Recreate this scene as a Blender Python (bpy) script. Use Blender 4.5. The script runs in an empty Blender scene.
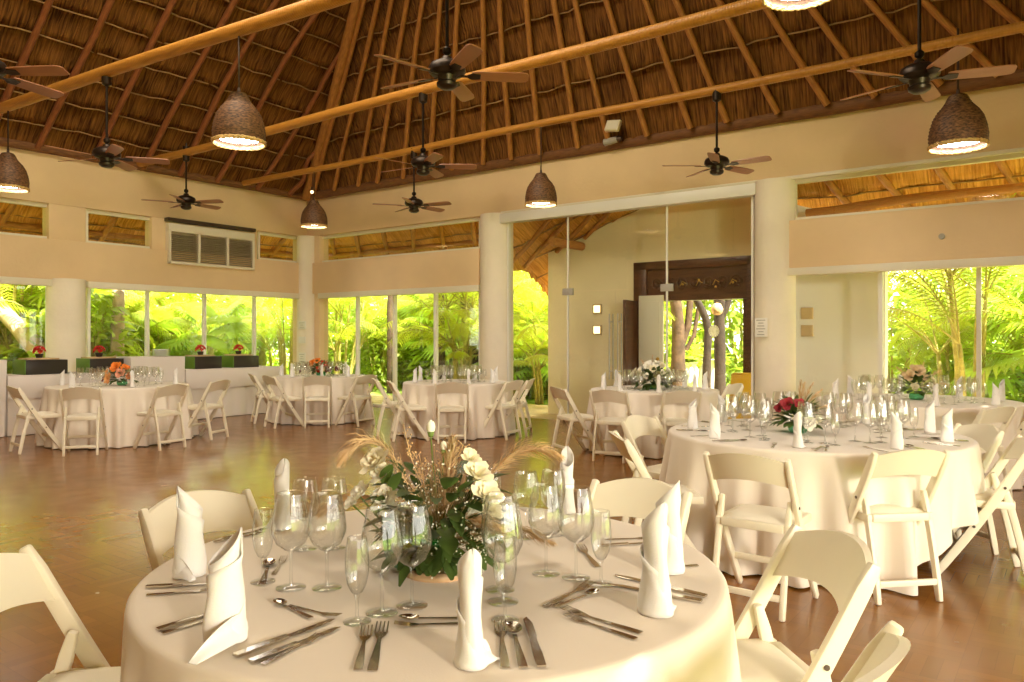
import bpy, bmesh, math, random
from math import sin, cos, pi, radians as R, hypot, atan2
from mathutils import Vector, Matrix

S = bpy.context.scene
COL = S.collection
# ------------------------------------------------------------------ camera, world, lights, exposure
H = 1.366                     # eye height
F = 767.0                     # focal length in pixels of a 1024 px wide frame
HY = 338.5                    # row of the horizon
cam_d = bpy.data.cameras.new('camera')
cam_d.sensor_width = 36.0
cam_d.lens = F / 1024 * 36
cam_d.shift_y = -(341 - HY) / 1024
cam_d.clip_end = 300
cam = bpy.data.objects.new('camera', cam_d)
cam.location = (0, 0, H)
cam.rotation_euler = (pi / 2, 0, 0)
COL.objects.link(cam)
S.camera = cam

S.view_settings.view_transform = 'Standard'
S.view_settings.look = 'None'
S.view_settings.gamma = 1.0
S.view_settings.use_curve_mapping = False
S.view_settings.exposure = 0.3
S.cycles.transparent_max_bounces = 40
S.cycles.max_bounces = 10
S.cycles.diffuse_bounces = 5
S.cycles.glossy_bounces = 4
S.cycles.transmission_bounces = 8
S.cycles.sample_clamp_indirect = 6.0
S.cycles.caustics_reflective = False
S.cycles.caustics_refractive = False
S.cycles.use_denoising = True

W = bpy.data.worlds.new('sky')
S.world = W
W.use_nodes = True
bg = W.node_tree.nodes['Background']
bg.inputs[0].default_value = (1.0, 0.97, 0.86, 1)
bg.inputs[1].default_value = 4.8

def light(name, kind, loc, target, energy, color, **kw):
    d = bpy.data.lights.new(name, kind)
    d.energy = energy
    d.color = color
    for k, v in kw.items():
        setattr(d, k, v)
    o = bpy.data.objects.new(name, d)
    o.location = loc
    v = Vector(target) - Vector(loc)
    o.rotation_euler = v.to_track_quat('-Z', 'Y').to_euler()
    COL.objects.link(o)
    return o

light('sun', 'SUN', (6, 4, 20), (0, 0, 0), 22.0, (1.0, 0.92, 0.72), angle=R(0.6))
bpy.data.objects['sun'].rotation_euler = Vector((-0.404, 0.397, -0.83)).to_track_quat('-Z', 'Y').to_euler()
# the photographer's lamp behind the camera, which throws the long napkin shadows
light('photo_lamp', 'AREA', (4.2, -4.5, 2.6), (3.2, 9.0, 2.4), 420.0, (1.0, 0.86, 0.70), shape='DISK', size=1.0)

light('roof_fill', 'AREA', (-2.7, 6.2, 7.2), (-2.9, 7.6, 0.0), 400.0, (1.0, 0.86, 0.66), shape='SQUARE', size=4.5)  # unseen soft light added under the ridge to fill the room

# ------------------------------------------------------------------ frames of reference
CX, CY = -4.42, 16.52                       # far corner of the room
ANG = atan2(-0.5928, 0.8053)                # direction of the garden wall
U = Vector((cos(ANG), sin(ANG), 0))
V = Vector((-sin(ANG), cos(ANG), 0))
C0 = Vector((CX, CY, 0))
ROOM = Matrix.Translation(C0) @ Matrix.Rotation(ANG, 4, 'Z')

def loc2w(a, y, z=0.0):
    return C0 + U * a + V * y + Vector((0, 0, z))

def w2loc(X, Y):
    d = Vector((X, Y, 0)) - C0
    return d.dot(U), d.dot(V)

def on_a(px, a=0.0):
    """y along the plane a = const met by the view through column px, with depth"""
    r = (px - 512) / F
    # (CX + U.x a + V.x y) = r (CY + U.y a + V.y y)
    y = (r * (CY + U.y * a) - CX - U.x * a) / (V.x - r * V.y)
    return y, CY + U.y * a + V.y * y

def on_y(px, y=0.0):
    r = (px - 512) / F
    a = (r * (CY + V.y * y) - CX - V.x * y) / (U.x - r * U.y)
    return a, CY + U.y * a + V.y * y

def zat(py, depth):
    return H + (HY - py) / F * depth

def tp(px, py, z=0.74):
    """point at height z seen at px, py"""
    Y = F * (H - z) / (py - HY)
    return Vector(((px - 512) / F * Y, Y, z))

def at(px, py, Y):
    return Vector(((px - 512) / F * Y, Y, H + (HY - py) / F * Y))

# ------------------------------------------------------------------ mesh helper
class MB:
    def __init__(s):
        s.v, s.f, s.m, s.uv = [], [], [], {}
        s.M = None

    def add(s, vs, fs, mi=0, uvs=None):
        b = len(s.v)
        for k, p in enumerate(vs):
            p = Vector(p)
            if s.M is not None:
                p = s.M @ p
            s.v.append(p)
            if uvs:
                s.uv[b + k] = uvs[k]
        for f in fs:
            s.f.append([b + i for i in f])
            s.m.append(mi)
        return b

    def box(s, x0, x1, y0, y1, z0, z1, mi=0):
        vs = [(x, y, z) for z in (z0, z1) for y in (y0, y1) for x in (x0, x1)]
        s.add(vs, [(0, 2, 3, 1), (4, 5, 7, 6), (0, 1, 5, 4), (2, 6, 7, 3), (0, 4, 6, 2), (1, 3, 7, 5)], mi)

    def prism(s, poly, d, off=(0, 0, 0), ax=(1, 0, 0), ay=(0, 0, 1), mi=0):
        """polygon in plane (ax, ay) thickened along vector d"""
        ax, ay, off, d = Vector(ax), Vector(ay), Vector(off), Vector(d)
        n = len(poly)
        vs = [off + ax * p[0] + ay * p[1] for p in poly]
        vs += [p + d for p in vs]
        fs = [tuple(range(n - 1, -1, -1)), tuple(range(n, 2 * n))]
        for i in range(n):
            j = (i + 1) % n
            fs.append((i, j, n + j, n + i))
        s.add(vs, fs, mi)

    def tube(s, pts, rad, n=10, cap=True, mi=0, flat=1.0, up=None):
        pts = [Vector(p) for p in pts]
        if not hasattr(rad, '__len__'):
            rad = [rad] * len(pts)
        vs, fs, uvs = [], [], []
        ref = Vector(up) if up else None
        L = 0
        for i, p in enumerate(pts):
            t = (pts[min(i + 1, len(pts) - 1)] - pts[max(i - 1, 0)]).normalized()
            if i:
                L += (p - pts[i - 1]).length
            if ref is None:
                ref = Vector((0, 0, 1)) if abs(t.z) < 0.9 else Vector((1, 0, 0))
            sx = t.cross(ref).normalized()
            sy = sx.cross(t).normalized()
            if up is None:
                ref = sy
            for k in range(n):
                a = 2 * pi * k / n
                vs.append(p + sx * cos(a) * rad[i] + sy * sin(a) * rad[i] * flat)
                uvs.append((k / n, L))
        for i in range(len(pts) - 1):
            for k in range(n):
                a, b = i * n + k, i * n + (k + 1) % n
                fs.append((a, b, b + n, a + n))
        if cap:
            fs.append(tuple(range(n - 1, -1, -1)))
            e = (len(pts) - 1) * n
            fs.append(tuple(range(e, e + n)))
        s.add(vs, fs, mi, uvs)

    def lathe(s, prof, n=24, c=(0, 0, 0), mi=0):
        c = Vector(c)
        vs, fs = [], []
        for (r, z) in prof:
            r = max(r, 1e-5)
            for k in range(n):
                a = 2 * pi * k / n
                vs.append(c + Vector((r * cos(a), r * sin(a), z)))
        for i in range(len(prof) - 1):
            for k in range(n):
                a, b = i * n + k, i * n + (k + 1) % n
                fs.append((a, b, b + n, a + n))
        s.add(vs, fs, mi)

    def grid(s, rows, mi=0, uvs=None, closed=False):
        n = len(rows[0])
        vs = [p for r in rows for p in r]
        uv = [p for r in uvs for p in r] if uvs else None
        fs = []
        for i in range(len(rows) - 1):
            for k in range(n if closed else n - 1):
                a, b = i * n + k, i * n + (k + 1) % n
                fs.append((a, b, b + n, a + n))
        s.add(vs, fs, mi, uv)

    def ball(s, c, r, n=8, m=6, sq=(1, 1, 1), mi=0):
        c = Vector(c)
        rows = []
        for i in range(m + 1):
            th = pi * i / m
            rows.append([c + Vector((r * sq[0] * max(sin(th), 1e-3) * cos(2 * pi * k / n), r * sq[1] * max(sin(th), 1e-3) * sin(2 * pi * k / n), -r * sq[2] * cos(th))) for k in range(n)])
        s.grid(rows, mi, closed=True)

    def build(s, name, mat, parent=None, smooth=False, bevel=0, seg=2, weld=False, auto=None, room=False, loc=None, rz=0):
        me = bpy.data.meshes.new(name)
        me.from_pydata([tuple(p) for p in s.v], [], s.f)
        mats = mat if isinstance(mat, (list, tuple)) else [mat]
        for m in mats:
            me.materials.append(m)
        if len(mats) > 1:
            me.polygons.foreach_set('material_index', s.m)
        if s.uv:
            l = me.uv_layers.new(name='UVMap')
            for lp in me.loops:
                l.data[lp.index].uv = s.uv.get(lp.vertex_index, (0, 0))
        if bevel or weld or not s.uv:
            bm = bmesh.new()
            bm.from_mesh(me)
            if weld:
                bmesh.ops.remove_doubles(bm, verts=bm.verts, dist=1e-5)
            if not s.uv and len(bm.faces) < 20000:
                bmesh.ops.recalc_face_normals(bm, faces=bm.faces)
            if bevel:
                es = [e for e in bm.edges if len(e.link_faces) == 2 and e.calc_face_angle(0) > 0.6]
                bmesh.ops.bevel(bm, geom=es, offset=bevel, segments=seg, profile=0.5, affect='EDGES', clamp_overlap=True)
            bm.to_mesh(me)
            bm.free()
        if smooth or bevel:
            me.polygons.foreach_set('use_smooth', [True] * len(me.polygons))
        if auto or (bevel and auto is None):
            try:
                me.set_sharp_from_angle(angle=R(auto or 40))
            except Exception:
                pass
        me.update()
        o = bpy.data.objects.new(name, me)
        COL.objects.link(o)
        if room:
            o.matrix_world = ROOM
        elif loc is not None:
            o.location = loc
            o.rotation_euler = (0, 0, rz)
        if parent is not None:
            o.parent = parent
        return o

def tag(o, label=None, cat=None, group=None, kind=None):
    if label: o['label'] = label
    if cat: o['category'] = cat
    if group: o['group'] = group
    if kind: o['kind'] = kind
    return o

def struct(o, label=None):
    o['kind'] = 'structure'
    if label: o['label'] = label
    return o

def empty(name, loc=(0, 0, 0), rz=0.0, label=None, cat=None, group=None, kind=None):
    o = bpy.data.objects.new(name, None)
    o.empty_display_size = 0.1
    o.location = loc
    o.rotation_euler = (0, 0, rz)
    COL.objects.link(o)
    return tag(o, label, cat, group, kind)

KIDS = {}
def copy_tree(o, parent=None):
    c = o.copy()
    COL.objects.link(c)
    if parent is not None:
        c.parent = parent
    for k in list(o.children):
        copy_tree(k, c)
    return c

# ------------------------------------------------------------------ materials
def mat(name, col, rough=0.5, metal=0.0, var=0.0, scale=6.0, bump=0.0, bscale=40.0, spec=0.5, coat=0.0, sheen=0.0, objvar=0.0, detail=3.0):
    m = bpy.data.materials.new(name)
    m.use_nodes = True
    nt = m.node_tree
    b = nt.nodes['Principled BSDF']
    b.inputs['Base Color'].default_value = (*col, 1)
    b.inputs['Roughness'].default_value = rough
    b.inputs['Metallic'].default_value = metal
    b.inputs['Specular IOR Level'].default_value = spec
    if coat: b.inputs['Coat Weight'].default_value = coat
    if sheen: b.inputs['Sheen Weight'].default_value = sheen
    tc = nt.nodes.new('ShaderNodeTexCoord')
    if var or objvar:
        nz = nt.nodes.new('ShaderNodeTexNoise')
        nz.inputs['Scale'].default_value = scale
        nz.inputs['Detail'].default_value = detail
        nt.links.new(tc.outputs['Object'], nz.inputs['Vector'])
        hs = nt.nodes.new('ShaderNodeHueSaturation')
        hs.inputs['Color'].default_value = (*col, 1)
        mr = nt.nodes.new('ShaderNodeMapRange')
        mr.inputs['To Min'].default_value = 1 - var
        mr.inputs['To Max'].default_value = 1 + var
        mr.inputs['From Min'].default_value = 0.3
        mr.inputs['From Max'].default_value = 0.7
        nt.links.new(nz.outputs['Fac'], mr.inputs['Value'])
        if objvar:
            oi = nt.nodes.new('ShaderNodeObjectInfo')
            m2 = nt.nodes.new('ShaderNodeMapRange')
            m2.inputs['To Min'].default_value = 1 - objvar
            m2.inputs['To Max'].default_value = 1 + objvar
            nt.links.new(oi.outputs['Random'], m2.inputs['Value'])
            mu = nt.nodes.new('ShaderNodeMath'); mu.operation = 'MULTIPLY'
            nt.links.new(mr.outputs[0], mu.inputs[0]); nt.links.new(m2.outputs[0], mu.inputs[1])
            nt.links.new(mu.outputs[0], hs.inputs['Value'])
        else:
            nt.links.new(mr.outputs[0], hs.inputs['Value'])
        nt.links.new(hs.outputs[0], b.inputs['Base Color'])
    if bump:
        n2 = nt.nodes.new('ShaderNodeTexNoise')
        n2.inputs['Scale'].default_value = bscale
        n2.inputs['Detail'].default_value = 4
        nt.links.new(tc.outputs['Object'], n2.inputs['Vector'])
        bp = nt.nodes.new('ShaderNodeBump')
        bp.inputs['Strength'].default_value = bump
        bp.inputs['Distance'].default_value = 0.02
        nt.links.new(n2.outputs['Fac'], bp.inputs['Height'])
        nt.links.new(bp.outputs[0], b.inputs['Normal'])
    return m

def glass_mat(name, tint=(1, 1, 1), f0=0.04, edge=0.55, rough=0.0, refract=False):
    """thin clear glass: mostly clear head-on, mirror-like (or refracting) at glancing angles"""
    m = bpy.data.materials.new(name)
    m.use_nodes = True
    nt = m.node_tree
    nt.nodes.clear()
    out = nt.nodes.new('ShaderNodeOutputMaterial')
    tr = nt.nodes.new('ShaderNodeBsdfTransparent'); tr.inputs[0].default_value = (*tint, 1)
    if refract:
        gl = nt.nodes.new('ShaderNodeBsdfGlass'); gl.inputs['IOR'].default_value = 1.45; gl.inputs['Color'].default_value = (*tint, 1)
    else:
        gl = nt.nodes.new('ShaderNodeBsdfGlossy')
    gl.inputs['Roughness'].default_value = rough
    lw = nt.nodes.new('ShaderNodeLayerWeight'); lw.inputs[0].default_value = 0.35
    mr = nt.nodes.new('ShaderNodeMapRange')
    mr.inputs['To Min'].default_value = f0; mr.inputs['To Max'].default_value = edge
    pw = nt.nodes.new('ShaderNodeMath'); pw.operation = 'POWER'; pw.inputs[1].default_value = 2.2 if refract else 2.0
    nt.links.new(lw.outputs['Facing'], pw.inputs[0])
    nt.links.new(pw.outputs[0], mr.inputs['Value'])
    mx = nt.nodes.new('ShaderNodeMixShader')
    nt.links.new(mr.outputs[0], mx.inputs[0])
    nt.links.new(tr.outputs[0], mx.inputs[1]); nt.links.new(gl.outputs[0], mx.inputs[2])
    nt.links.new(mx.outputs[0], out.inputs[0])
    return m

def leaf_mat(name, col, trans=0.45, objvar=0.35, var=0.35, scale=1.3):
    m = mat(name, col, 0.45, var=var, scale=scale, objvar=objvar)
    nt = m.node_tree
    b = nt.nodes['Principled BSDF']
    out = nt.nodes['Material Output']
    src = b.inputs['Base Color'].links[0].from_socket
    t = nt.nodes.new('ShaderNodeBsdfTranslucent')
    h = nt.nodes.new('ShaderNodeHueSaturation'); h.inputs['Hue'].default_value = 0.48; h.inputs['Value'].default_value = 1.4
    nt.links.new(src, h.inputs['Color']); nt.links.new(h.outputs[0], t.inputs[0])
    mx = nt.nodes.new('ShaderNodeMixShader'); mx.inputs[0].default_value = trans
    nt.links.new(b.outputs[0], mx.inputs[1]); nt.links.new(t.outputs[0], mx.inputs[2])
    nt.links.new(mx.outputs[0], out.inputs[0])
    return m

def emis(name, col, s):
    m = bpy.data.materials.new(name)
    m.use_nodes = True
    b = m.node_tree.nodes['Principled BSDF']
    b.inputs['Base Color'].default_value = (*col, 1)
    b.inputs['Emission Color'].default_value = (*col, 1)
    b.inputs['Emission Strength'].default_value = s
    return m

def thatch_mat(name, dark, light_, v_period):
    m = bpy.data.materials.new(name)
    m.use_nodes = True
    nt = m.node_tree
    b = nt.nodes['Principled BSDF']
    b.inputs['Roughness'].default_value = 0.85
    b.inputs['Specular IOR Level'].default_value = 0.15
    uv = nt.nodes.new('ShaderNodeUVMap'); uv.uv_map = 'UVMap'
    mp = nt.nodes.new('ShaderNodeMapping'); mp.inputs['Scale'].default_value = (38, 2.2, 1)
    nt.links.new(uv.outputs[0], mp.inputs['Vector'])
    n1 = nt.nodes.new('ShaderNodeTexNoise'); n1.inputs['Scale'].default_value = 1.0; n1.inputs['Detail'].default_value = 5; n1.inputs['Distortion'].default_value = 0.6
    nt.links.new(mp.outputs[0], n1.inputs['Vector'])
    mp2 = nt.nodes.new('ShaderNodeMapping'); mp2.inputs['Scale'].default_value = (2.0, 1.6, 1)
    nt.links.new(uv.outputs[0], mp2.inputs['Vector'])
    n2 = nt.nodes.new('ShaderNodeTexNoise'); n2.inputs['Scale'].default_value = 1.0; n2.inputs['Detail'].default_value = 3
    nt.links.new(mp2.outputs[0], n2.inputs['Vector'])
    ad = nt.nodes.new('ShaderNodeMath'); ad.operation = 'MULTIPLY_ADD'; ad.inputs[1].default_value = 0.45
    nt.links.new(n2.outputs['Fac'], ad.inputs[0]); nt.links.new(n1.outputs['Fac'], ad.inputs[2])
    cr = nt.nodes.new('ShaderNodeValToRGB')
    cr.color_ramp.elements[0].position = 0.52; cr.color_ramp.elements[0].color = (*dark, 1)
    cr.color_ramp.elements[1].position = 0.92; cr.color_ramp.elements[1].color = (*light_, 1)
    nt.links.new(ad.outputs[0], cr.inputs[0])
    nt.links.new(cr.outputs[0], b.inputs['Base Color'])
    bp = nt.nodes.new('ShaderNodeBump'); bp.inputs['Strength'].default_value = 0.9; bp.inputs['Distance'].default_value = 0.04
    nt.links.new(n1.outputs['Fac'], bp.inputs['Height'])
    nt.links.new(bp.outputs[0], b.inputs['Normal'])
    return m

def floor_mat():
    m = bpy.data.materials.new('parquet')
    m.use_nodes = True
    nt = m.node_tree
    b = nt.nodes['Principled BSDF']
    tc = nt.nodes.new('ShaderNodeTexCoord')
    outs = []
    for rot in (0, pi / 2):
        mp = nt.nodes.new('ShaderNodeMapping'); mp.inputs['Rotation'].default_value = (0, 0, rot)
        nt.links.new(tc.outputs['Object'], mp.inputs['Vector'])
        br = nt.nodes.new('ShaderNodeTexBrick')
        br.offset = 0.0
        br.inputs['Scale'].default_value = 1.0
        br.inputs['Brick Width'].default_value = 0.24
        br.inputs['Row Height'].default_value = 0.06
        br.inputs['Mortar Size'].default_value = 0.0012
        br.inputs['Color1'].default_value = (0.27, 0.112, 0.021, 1)
        br.inputs['Color2'].default_value = (0.225, 0.09, 0.016, 1)
        br.inputs['Mortar'].default_value = (0.19, 0.075, 0.014, 1)
        nt.links.new(mp.outputs[0], br.inputs['Vector'])
        outs.append(br.outputs['Color'])
    ck = nt.nodes.new('ShaderNodeTexChecker'); ck.inputs['Scale'].default_value = 1 / 0.24
    nt.links.new(tc.outputs['Object'], ck.inputs['Vector'])
    mx = nt.nodes.new('ShaderNodeMixRGB')
    nt.links.new(ck.outputs['Fac'], mx.inputs[0]); nt.links.new(outs[0], mx.inputs[1]); nt.links.new(outs[1], mx.inputs[2])
    nz = nt.nodes.new('ShaderNodeTexNoise'); nz.inputs['Scale'].default_value = 1.3; nz.inputs['Detail'].default_value = 5
    nt.links.new(tc.outputs['Object'], nz.inputs['Vector'])
    hs = nt.nodes.new('ShaderNodeHueSaturation')
    mr = nt.nodes.new('ShaderNodeMapRange'); mr.inputs['To Min'].default_value = 0.7; mr.inputs['To Max'].default_value = 1.3
    nt.links.new(nz.outputs['Fac'], mr.inputs['Value']); nt.links.new(mr.outputs[0], hs.inputs['Value'])
    nt.links.new(mx.outputs[0], hs.inputs['Color']); nt.links.new(hs.outputs[0], b.inputs['Base Color'])
    n2 = nt.nodes.new('ShaderNodeTexNoise'); n2.inputs['Scale'].default_value = 5; n2.inputs['Detail'].default_value = 4
    nt.links.new(tc.outputs['Object'], n2.inputs['Vector'])
    m2 = nt.nodes.new('ShaderNodeMapRange'); m2.inputs['To Min'].default_value = 0.16; m2.inputs['To Max'].default_value = 0.32
    nt.links.new(n2.outputs['Fac'], m2.inputs['Value']); nt.links.new(m2.outputs[0], b.inputs['Roughness'])
    bp = nt.nodes.new('ShaderNodeBump'); bp.inputs['Strength'].default_value = 0.015; bp.inputs['Distance'].default_value = 0.01
    nt.links.new(n2.outputs['Fac'], bp.inputs['Height']); nt.links.new(bp.outputs[0], b.inputs['Normal'])
    return m

def wood_mat(name, c1, c2, scale=4.0, rough=0.5, stretch=(1, 1, 8), rings=0.0):
    m = mat(name, c1, rough)
    nt = m.node_tree
    b = nt.nodes['Principled BSDF']
    tc = nt.nodes.new('ShaderNodeTexCoord')
    if rings:
        uv = nt.nodes.new('ShaderNodeUVMap'); uv.uv_map = 'UVMap'
        mp = nt.nodes.new('ShaderNodeMapping'); mp.inputs['Scale'].default_value = (6, 2.5, 1)
        nt.links.new(uv.outputs[0], mp.inputs['Vector'])
    else:
        mp = nt.nodes.new('ShaderNodeMapping'); mp.inputs['Scale'].default_value = stretch
        nt.links.new(tc.outputs['Object'], mp.inputs['Vector'])
    nz = nt.nodes.new('ShaderNodeTexNoise'); nz.inputs['Scale'].default_value = scale; nz.inputs['Detail'].default_value = 5
    nt.links.new(mp.outputs[0], nz.inputs['Vector'])
    cr = nt.nodes.new('ShaderNodeValToRGB')
    cr.color_ramp.elements[0].position = 0.35; cr.color_ramp.elements[0].color = (*c2, 1)
    cr.color_ramp.elements[1].position = 0.65; cr.color_ramp.elements[1].color = (*c1, 1)
    nt.links.new(nz.outputs['Fac'], cr.inputs[0])
    nt.links.new(cr.outputs[0], b.inputs['Base Color'])
    if rings:
        wv = nt.nodes.new('ShaderNodeTexWave'); wv.bands_direction = 'Y'; wv.inputs['Scale'].default_value = rings; wv.inputs['Distortion'].default_value = 0.5
        nt.links.new(uv.outputs[0], wv.inputs['Vector'])
        bp = nt.nodes.new('ShaderNodeBump'); bp.inputs['Strength'].default_value = 0.3; bp.inputs['Distance'].default_value = 0.01
        nt.links.new(wv.outputs['Fac'], bp.inputs['Height'])
        nt.links.new(bp.outputs[0], b.inputs['Normal'])
    return m

def wicker_mat():
    m = mat('wicker', (0.16, 0.075, 0.028), 0.6)
    nt = m.node_tree
    b = nt.nodes['Principled BSDF']
    tc = nt.nodes.new('ShaderNodeTexCoord')
    nz = nt.nodes.new('ShaderNodeTexNoise'); nz.inputs['Scale'].default_value = 30
    mp = nt.nodes.new('ShaderNodeMapping'); mp.inputs['Scale'].default_value = (1, 1, 3)
    nt.links.new(tc.outputs['Object'], mp.inputs['Vector']); nt.links.new(mp.outputs[0], nz.inputs['Vector'])
    cr = nt.nodes.new('ShaderNodeValToRGB')
    cr.color_ramp.elements[0].position = 0.35; cr.color_ramp.elements[0].color = (0.05, 0.02, 0.008, 1)
    cr.color_ramp.elements[1].position = 0.7; cr.color_ramp.elements[1].color = (0.26, 0.12, 0.045, 1)
    nt.links.new(nz.outputs['Fac'], cr.inputs[0]); nt.links.new(cr.outputs[0], b.inputs['Base Color'])
    return m

M = {}
M['wall'] = mat('cream_stucco', (0.80, 0.60, 0.355), 0.85, var=0.05, scale=1.2, bump=0.25, bscale=18, spec=0.2)
M['pillar'] = mat('pillar_stucco', (0.88, 0.80, 0.64), 0.85, var=0.05, scale=1.5, bump=0.35, bscale=14, spec=0.2)
M['porch'] = mat('porch_stucco', (0.90, 0.76, 0.50), 0.85, var=0.05, scale=1.2, bump=0.25, bscale=18, spec=0.2)
M['porch_bright'] = mat('bright_porch_wall', (0.92, 0.89, 0.84), 0.7, spec=0.3)  # porch wall colour lightened to stand for the strong light on it
M['trim'] = mat('painted_trim', (0.80, 0.74, 0.58), 0.5)
M['alu'] = mat('white_aluminium', (0.84, 0.82, 0.74), 0.35)
M['grey'] = mat('grey_metal', (0.42, 0.39, 0.33), 0.4)
M['floor'] = floor_mat()
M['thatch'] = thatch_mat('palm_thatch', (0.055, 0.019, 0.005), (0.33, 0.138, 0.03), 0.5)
M['eave'] = thatch_mat('lit_eave_thatch', (0.52, 0.22, 0.04), (0.96, 0.52, 0.14), 0.5)  # thatch recoloured brighter, standing in for light bounced up from the ground
M['batten'] = mat('batten', (0.34, 0.19, 0.07), 0.8, var=0.3, scale=9)
M['rafter'] = wood_mat('peeled_pole', (0.52, 0.225, 0.05), (0.35, 0.14, 0.03), 3.0, 0.55, rings=0.001)
M['red_rafter'] = wood_mat('red_pole', (0.36, 0.125, 0.04), (0.22, 0.07, 0.02), 3.0, 0.55, rings=0.001)
M['beam'] = wood_mat('tie_beam_pole', (0.58, 0.26, 0.038), (0.44, 0.185, 0.026), 2.0, 0.45, rings=11.0)
M['plate'] = wood_mat('plate_log', (0.24, 0.10, 0.03), (0.14, 0.055, 0.018), 3.0, 0.7, rings=0.001)
M['cloth'] = mat('table_linen', (0.80, 0.71, 0.585), 0.9, bump=0.06, bscale=260, sheen=0.15, spec=0.2)
M['cloth_far'] = mat('table_linen_far', (0.82, 0.745, 0.64), 0.9, sheen=0.15, spec=0.2)
M['skirt'] = mat('buffet_linen', (0.80, 0.74, 0.68), 0.9, sheen=0.1, spec=0.2)
M['napkin'] = mat('napkin_linen', (0.83, 0.81, 0.78), 0.9, bump=0.08, bscale=300, sheen=0.2, spec=0.2)
M['chair'] = mat('white_resin', (0.83, 0.77, 0.60), 0.38, var=0.02)
M['cushion'] = mat('white_vinyl', (0.83, 0.77, 0.62), 0.45, bump=0.05, bscale=60)
M['bolt'] = mat('dark_bolt', (0.10, 0.07, 0.05), 0.4, 0.7)
M['steel'] = mat('cutlery_steel', (0.62, 0.56, 0.48), 0.16, 1.0)
M['glass'] = glass_mat('wine_glass', (0.985, 0.99, 0.985), 0.06, 0.95, 0.0)
M['glass_far'] = glass_mat('small_glassware', (0.985, 0.99, 0.985), 0.16, 1.0, 0.05)
M['pane'] = glass_mat('window_glass', (0.97, 0.99, 0.97), 0.035, 0.5)
M['green_glass'] = glass_mat('green_glass', (0.35, 0.70, 0.50), 0.05, 0.5)
M['fan_dark'] = mat('bronze_fan', (0.035, 0.022, 0.014), 0.35, 0.6)
M['blade'] = wood_mat('fan_blade_wood', (0.40, 0.17, 0.085), (0.30, 0.12, 0.055), 2.0, 0.35)
M['wicker'] = wicker_mat()
M['wicker_rim'] = mat('wicker_rim', (0.62, 0.40, 0.14), 0.6, var=0.4, scale=40)
M['lampglow'] = emis('lamp_diffuser', (0.98, 0.97, 0.96), 18.0)
M['cord'] = mat('cord', (0.06, 0.03, 0.015), 0.6)
M['darkwood'] = wood_mat('carved_dark_wood', (0.13, 0.048, 0.018), (0.07, 0.024, 0.009), 3.0, 0.35)
M['brass'] = mat('brass', (0.65, 0.40, 0.10), 0.3, 1.0)
M['louver'] = mat('louver', (0.50, 0.42, 0.28), 0.6)
M['black'] = mat('black_box', (0.025, 0.018, 0.012), 0.35)
M['box_reflection'] = mat('box_side_reflection', (0.10, 0.20, 0.015), 0.4)  # the garden's green reflection, put into the colour of the box ends
M['board'] = wood_mat('pale_board', (0.62, 0.42, 0.23), (0.48, 0.31, 0.15), 3.0, 0.5)
M['red'] = mat('red_petals', (0.62, 0.02, 0.015), 0.6, var=0.3, scale=40)
M['wine'] = mat('wine_red_petals', (0.30, 0.015, 0.025), 0.6, var=0.3, scale=40)
M['beige'] = mat('beige_petals', (0.62, 0.45, 0.24), 0.7, var=0.2, scale=30)
M['orange'] = mat('orange_petals', (0.86, 0.25, 0.025), 0.6, var=0.25, scale=40)
M['peach'] = mat('peach_petals', (0.85, 0.42, 0.14), 0.6, var=0.2, scale=40)
M['pink'] = mat('pink_petals', (0.80, 0.36, 0.22), 0.6, var=0.2, scale=40)
M['cream'] = mat('cream_petals', (0.90, 0.83, 0.60), 0.6, var=0.08, scale=40)
M['ivory'] = mat('white_petals', (0.90, 0.87, 0.74), 0.6, var=0.08, scale=40)
M['burgundy'] = mat('burgundy_petals', (0.16, 0.01, 0.02), 0.6, var=0.2, scale=40)
M['pampas'] = mat('pampas_hair', (0.66, 0.45, 0.24), 0.8, var=0.3, scale=20)
M['stem'] = mat('flower_stem', (0.14, 0.22, 0.04), 0.6)
M['twig'] = mat('dry_twig', (0.45, 0.31, 0.14), 0.7)
M['fleaf'] = leaf_mat('bouquet_leaf', (0.075, 0.125, 0.025), 0.25, 0.1, 0.4, 12)
M['palm'] = leaf_mat('palm_leaf', (0.42, 0.52, 0.035), 0.5)
M['palm2'] = leaf_mat('broad_palm_leaf', (0.32, 0.48, 0.05), 0.5)
M['shrubleaf'] = leaf_mat('shrub_leaf', (0.32, 0.44, 0.035), 0.5)
M['pstem'] = mat('palm_stem', (0.42, 0.36, 0.09), 0.6, var=0.3, scale=12)
M['bark'] = mat('tree_bark', (0.085, 0.05, 0.028), 0.9, var=0.4, scale=7, bump=0.8, bscale=14)  # darkened so the courtyard's shade is in the bark colour
M['bark_pale'] = mat('pale_bark', (0.62, 0.47, 0.33), 0.9, var=0.25, scale=5, bump=0.5, bscale=12)
M['bark_dark'] = mat('dark_bark', (0.035, 0.022, 0.014), 0.9, var=0.4, scale=7, bump=0.7, bscale=14)  # taken darker as well for the shade in the courtyard
M['lawn'] = mat('lawn', (0.26, 0.36, 0.06), 0.95, var=0.4, scale=2.5, bump=0.5, bscale=60)
M['paving'] = mat('stone_paving', (0.66, 0.50, 0.31), 0.8, var=0.2, scale=3)
M['paper'] = mat('paper', (0.85, 0.82, 0.74), 0.8)
M['ink'] = mat('printed_grey', (0.28, 0.25, 0.20), 0.8)
M['yellow'] = mat('yellow_plastic', (0.85, 0.48, 0.01), 0.4)
M['pot'] = mat('pale_glazed_pot', (0.72, 0.76, 0.70), 0.35, var=0.1)
M['plate_white'] = mat('white_china', (0.80, 0.78, 0.70), 0.25)
M['sconce'] = emis('sconce_glow', (1.0, 0.74, 0.32), 4.0)
M['sconce_off'] = mat('niche_beige', (0.62, 0.46, 0.26), 0.8)
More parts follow.
